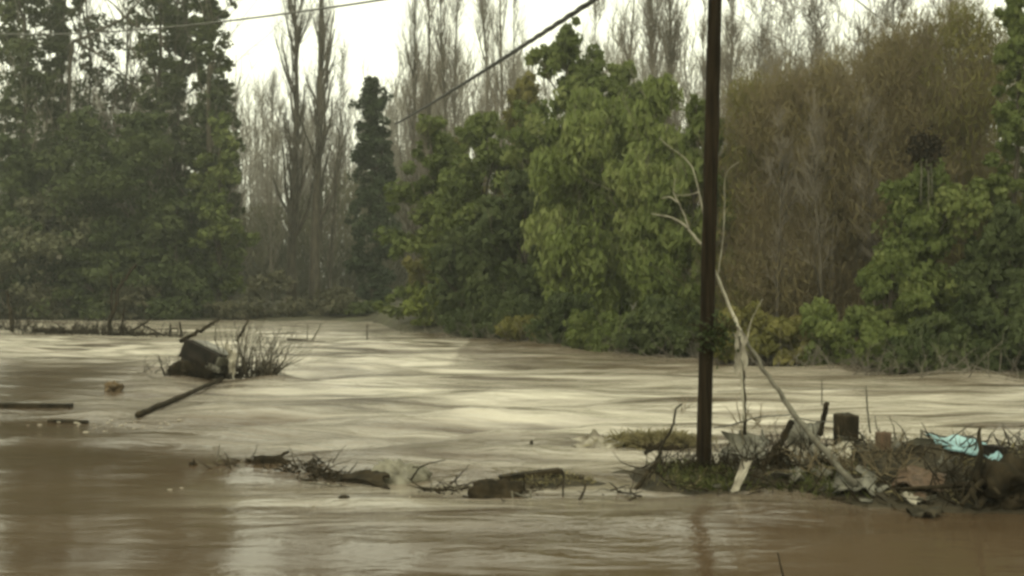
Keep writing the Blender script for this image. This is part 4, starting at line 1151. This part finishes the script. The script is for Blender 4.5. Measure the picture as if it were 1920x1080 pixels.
V, Fq = blobV(at(372, 700, WD - 0.1), (1.7, 1.1, 0.9), 124, 0.17, 2.2, 34, 20); part("hull", V, Fq, 'metal_dark', root)
V, Fq = blobV(at(340, 695, WD - 0.55), (0.60, 0.36, 0.5), 125, 0.16, 2.0, 26, 16); part("wheel_arch", V, Fq, 'wood_dark', root)
V, Fq = sheetV([at(384, 690, WD - 0.75), at(412, 698, WD - 0.75), at(410, 688, WD - 0.7), at(386, 678, WD - 0.7)], 126, 0.03, 8, 6, 0.02, 0.5); part("dent", V, Fq, 'cloth_grey', root)
V, Fq = sheetV([at(424, 648, WD - 0.95), at(446, 654, WD - 0.85), at(440, 700, WD - 0.95), at(428, 692, WD - 1.0)], 127, 0.07, 12, 12, 0.02, 0.5)
thing("white_tarp", V, Fq, 'cloth_pale', "whitish tarp plastered on the right end of the sunken wreck", "tarp")
V, Fq = brushV(onw(468, 712), (0.65, 0.35, 0.15), 75, 1.7, 0.018, 128, up=0.5, spread=0.55, lean=(0.35, 0, 0.4)); thing("drift_shrub", V, Fq, 'bark', "tangled bare shrub washed up on the right of the sunken wreck", "shrub")
V, Fq = brushV(onw(475, 712), (0.7, 0.35, 0.25), 200, 0.5, 0.016, 129, up=0.0, spread=1.3); thing("brush_pile", V, Fq, 'wood_dark', "low dark brush at the water under the tangled bare shrub", "brush")
V, Fq = brushV(onw(365, 714) + np.array([0, -0.45, 0.05]), (0.7, 0.15, 0.35), 90, 0.55, 0.014, 1281, up=-0.1, spread=1.2); thing("snagged_brush", V, Fq, 'wood_dark', "dark brush snagged along the front of the sunken wreck", "brush")["kind"] = "stuff"
stick("long_pole", [(258, 778, 21.1), (310, 755.5, 23.3), (360, 735, 25.8), (418, 709, 29.3)], None, 0.06, 0.05, 'wood_dark', "long dark pole slanting in the water in front of the sunken wreck", "pole", 130, rough=0.04, n=3)
stick("thick_branch", [(338, 640, 31.5), (372, 622, 31.8), (395, 608, 32), (412, 598, 32.2)], None, 0.07, 0.04, 'wood_dark', "thick dark branch rising behind the sunken wreck", "branch", 131)
stick("dark_branch", [(443, 640, 31.5), (455, 620, 31.6), (466, 600, 31.7)], None, 0.045, 0.03, 'wood_dark', "short dark branch sticking up right of the wreck's pale top", "branch", 132)
stick("thin_stake", [(404, 640, 33), (405, 606, 33)], None, 0.022, 0.018, 'wood_mid', "thin stake behind the pale top of the wreck", "stake", 133)
V, Fq = brushV(onw(285, 700), (0.55, 0.25, 0.05), 14, 0.55, 0.016, 134, up=0.2, spread=1.2, lean=(-0.4, 0, 0)); thing("drift_twigs", V, Fq, 'wood_dark', "few dark twigs in the water left of the sunken wreck", "twigs")["kind"] = "stuff"
stick("curved_twig", [(310, 706, 30.5), (304, 690, 30.4), (297, 666, 30.4)], None, 0.03, 0.014, 'wood_dark', "curved dark twig upright just left of the wreck", "twig", 135)
V, Fq = blobV(onw(212, 733) + np.array([0, 0, 0.05]), (0.42, 0.3, 0.36), 136, 0.25, 2.0); thing("ochre_chunk", V, Fq, 'rust', "ochre-brown chunk bobbing at far left of the wreck", "debris")
V, Fq = blockV(onw(32, 766) + np.array([0, 0, 0.05]), (2.25, 0.20, 0.12), (0.02, 0.01, 0.02), 137, 0.04); thing("dark_beam", V, Fq, 'wood_dark', "straight dark beam in the water at the left edge", "beam", smooth=False)
V, Fq = blockV(onw(128, 790) + np.array([0, 0, 0.0]), (0.72, 0.14, 0.05), (0, 0.02, 0.0), 138, 0.06); thing("thin_plank", V, Fq, 'wood_dark', "thin plank awash below the end of the dark beam", "plank", smooth=False)

# ------------------------------------------------------------------ drift line far left
V, Fq = stickV([(60, 618), (110, 621), (160, 624), (210, 628)], None or 62.5, 0.16, 0.14, 140); thing("drift_log", V, Fq, 'wood_dark', "long dark log lying in the drift line at far left", "log")
V, Fq = stickV([(200, 626), (260, 627), (320, 629), (345, 631)], 60.5, 0.12, 0.09, 141); thing("drift_log", V, Fq, 'wood_dark', "thinner dark log right of the leaning drowned sapling", "log")
for k, (px, py, w, n, L, mt, lab) in enumerate([
    (105, 626, 2.4, 150, 0.9, 'wood_dark', "dark brush heap around the long log at far left"),
    (205, 630, 1.6, 110, 0.9, 'wood_dark', "dark brush at the foot of the drowned sapling"),
    (20, 620, 1.2, 60, 1.3, 'wood_dark', "dark brush at the left edge on the water"),
    (300, 632, 1.6, 36, 0.7, 'wood_dark', "thin brush along the log right of the drowned sapling")]):
    V, Fq = brushV(onw(px, py), (w, 0.6, 0.25), n, L, 0.03, 142 + k, up=0.0, spread=1.2); thing("drift_brush", V, Fq, mt, lab, "brush", group="brush heaps in the far drift line")["kind"] = "stuff"
for k, (pts, d, r0, r1, lab) in enumerate([
    ([(204, 632), (205, 600), (218, 575), (222, 540), (238, 518), (255, 495)], 60, 0.10, 0.05, "leaning drowned sapling with a forked top in the far drift line"),
    ([(210, 585), (209, 550), (208, 512)], 60.5, 0.05, 0.03, "straight bare stem beside the leaning drowned sapling"),
    ([(226, 628), (230, 600), (234, 575)], 60, 0.06, 0.03, "grey short stem right of the drowned sapling"),
    ([(22, 622), (22, 598), (18, 570), (14, 545)], 64, 0.10, 0.05, "broken upright stump at the left edge of the drift line"),
    ([(235, 628), (260, 612), (284, 598)], 59.5, 0.07, 0.03, "slanting branch rising right of the drowned sapling"),
    ([(262, 606), (285, 618), (310, 630)], 59.5, 0.05, 0.03, "branch sloping down right in the far drift line"),
    ([(318, 632), (320, 606)], 58.5, 0.04, 0.03, "left one of two short upright stakes left of the wreck"),
    ([(340, 633), (337, 604)], 58, 0.06, 0.04, "right one of two short upright stakes left of the wreck"),
    ([(232, 630), (233, 606)], 59, 0.035, 0.03, "small stake at the foot of the slanting branch"),
    ([(136, 628), (139, 612)], 62, 0.06, 0.05, "stub poking from the long log at far left")]):
    stick("drift_branch", pts, d, r0 * 1.4, r1 * 1.4, 'wood_dark', lab, "branch", 150 + k, group="branches in the far drift line")
V, Fq = stickV([(538, 636), (570, 638), (612, 640)], 53.5, 0.06, 0.04, 170); thing("drift_log", V, Fq, 'wood_dark', "thin flat log floating right of the wreck's bare shrub", "log")
stick("drift_branch", [(585, 638), (594, 625), (602, 606)], 53.5, 0.05, 0.025, 'wood_mid', "slanting twig on the thin flat log", "branch", 171)
stick("thin_stake", [(576, 638), (577, 606)], 53.5, 0.03, 0.025, 'wood_mid', "thin grey stake beside the slanting twig on the flat log", "stake", 172)
V, Fq = stickV([(668, 639), (700, 641), (732, 640)], 52.5, 0.05, 0.04, 173); thing("drift_log", V, Fq, 'wood_dark', "thin floating log below the dark conifer", "log")
stick("thin_stake", [(688, 640), (689, 606)], 52.5, 0.035, 0.03, 'wood_dark', "thin dark stake standing on the log below the dark conifer", "stake", 174)
# white scraps on the right bank
for k, (px, py, d, s, lab) in enumerate([(922, 625, 55.5, 0.45, "white litter scrap at the waterline below the dark middle trees"), (1081, 625, 49.5, 0.28, "white scrap standing at the waterline under the weeping tree"), (110, 482, 91, 0.35, "small pale hanging scrap in the trees at far left")]):
    c = at(px, py, d)
    V, Fq = sheetV([c + np.array([-s / 2, 0, -s / 2]), c + np.array([s / 2, 0.05, -s / 2]), c + np.array([s / 2.5, 0.1, s / 2]), c + np.array([-s / 3, 0.05, s / 2])], 180 + k, 0.1, 8, 8, 0.02, 0.6)
    thing("white_scrap", V, Fq, 'cloth_pale', lab, "litter")

# foam flecks drifting on the slack water
rng = np.random.default_rng(190)
parts = []
for k in range(60):
    if k < 34: c = onw(rng.uniform(-40, 340), 800 + rng.normal(0, 9))
    elif k < 42: c = onw(rng.uniform(280, 340), 815 + rng.normal(0, 10))
    else: c = onw(rng.uniform(300, 1150), rng.uniform(840, 960))
    s_ = rng.uniform(0.02, 0.06) if k < 42 else rng.uniform(0.01, 0.03)
    parts.append(blobV(c + np.array([0, 0, 0.006]), (s_ * 1.8, s_, s_ * 0.5), 700 + k, 0.3, 2.0, 8, 5))
V, Fq = join(*parts)
obj("foam_flecks", V, Fq, M['foam'], kind="stuff", smooth=True, label="small pale foam flecks drifting on the slack brown water", cat="foam")

# ------------------------------------------------------------------ humid air
hz = bpy.data.materials.new("humid_air"); hz.use_nodes = True
hn, hl = hz.node_tree.nodes, hz.node_tree.links
hn.clear()
ho = hn.new("ShaderNodeOutputMaterial"); pv = hn.new("ShaderNodeVolumePrincipled")
pv.inputs["Color"].default_value = (0.9, 0.92, 0.85, 1)
pv.inputs["Density"].default_value = 0.0006
pv.inputs["Anisotropy"].default_value = 0.2
hl.new(pv.outputs[0], ho.inputs["Volume"])
X0, X1, Y0, Y1, Z0, Z1 = -1000, 1000, -80, 1700, -2.5, 42
Vb = np.array([[x, y, z] for z in (Z0, Z1) for y in (Y0, Y1) for x in (X0, X1)], float)
Fb = np.array([[0, 2, 3, 1], [4, 5, 7, 6], [0, 1, 5, 4], [2, 6, 7, 3], [0, 4, 6, 2], [1, 3, 7, 5]])
obj("haze", Vb, Fb, hz, kind="stuff")
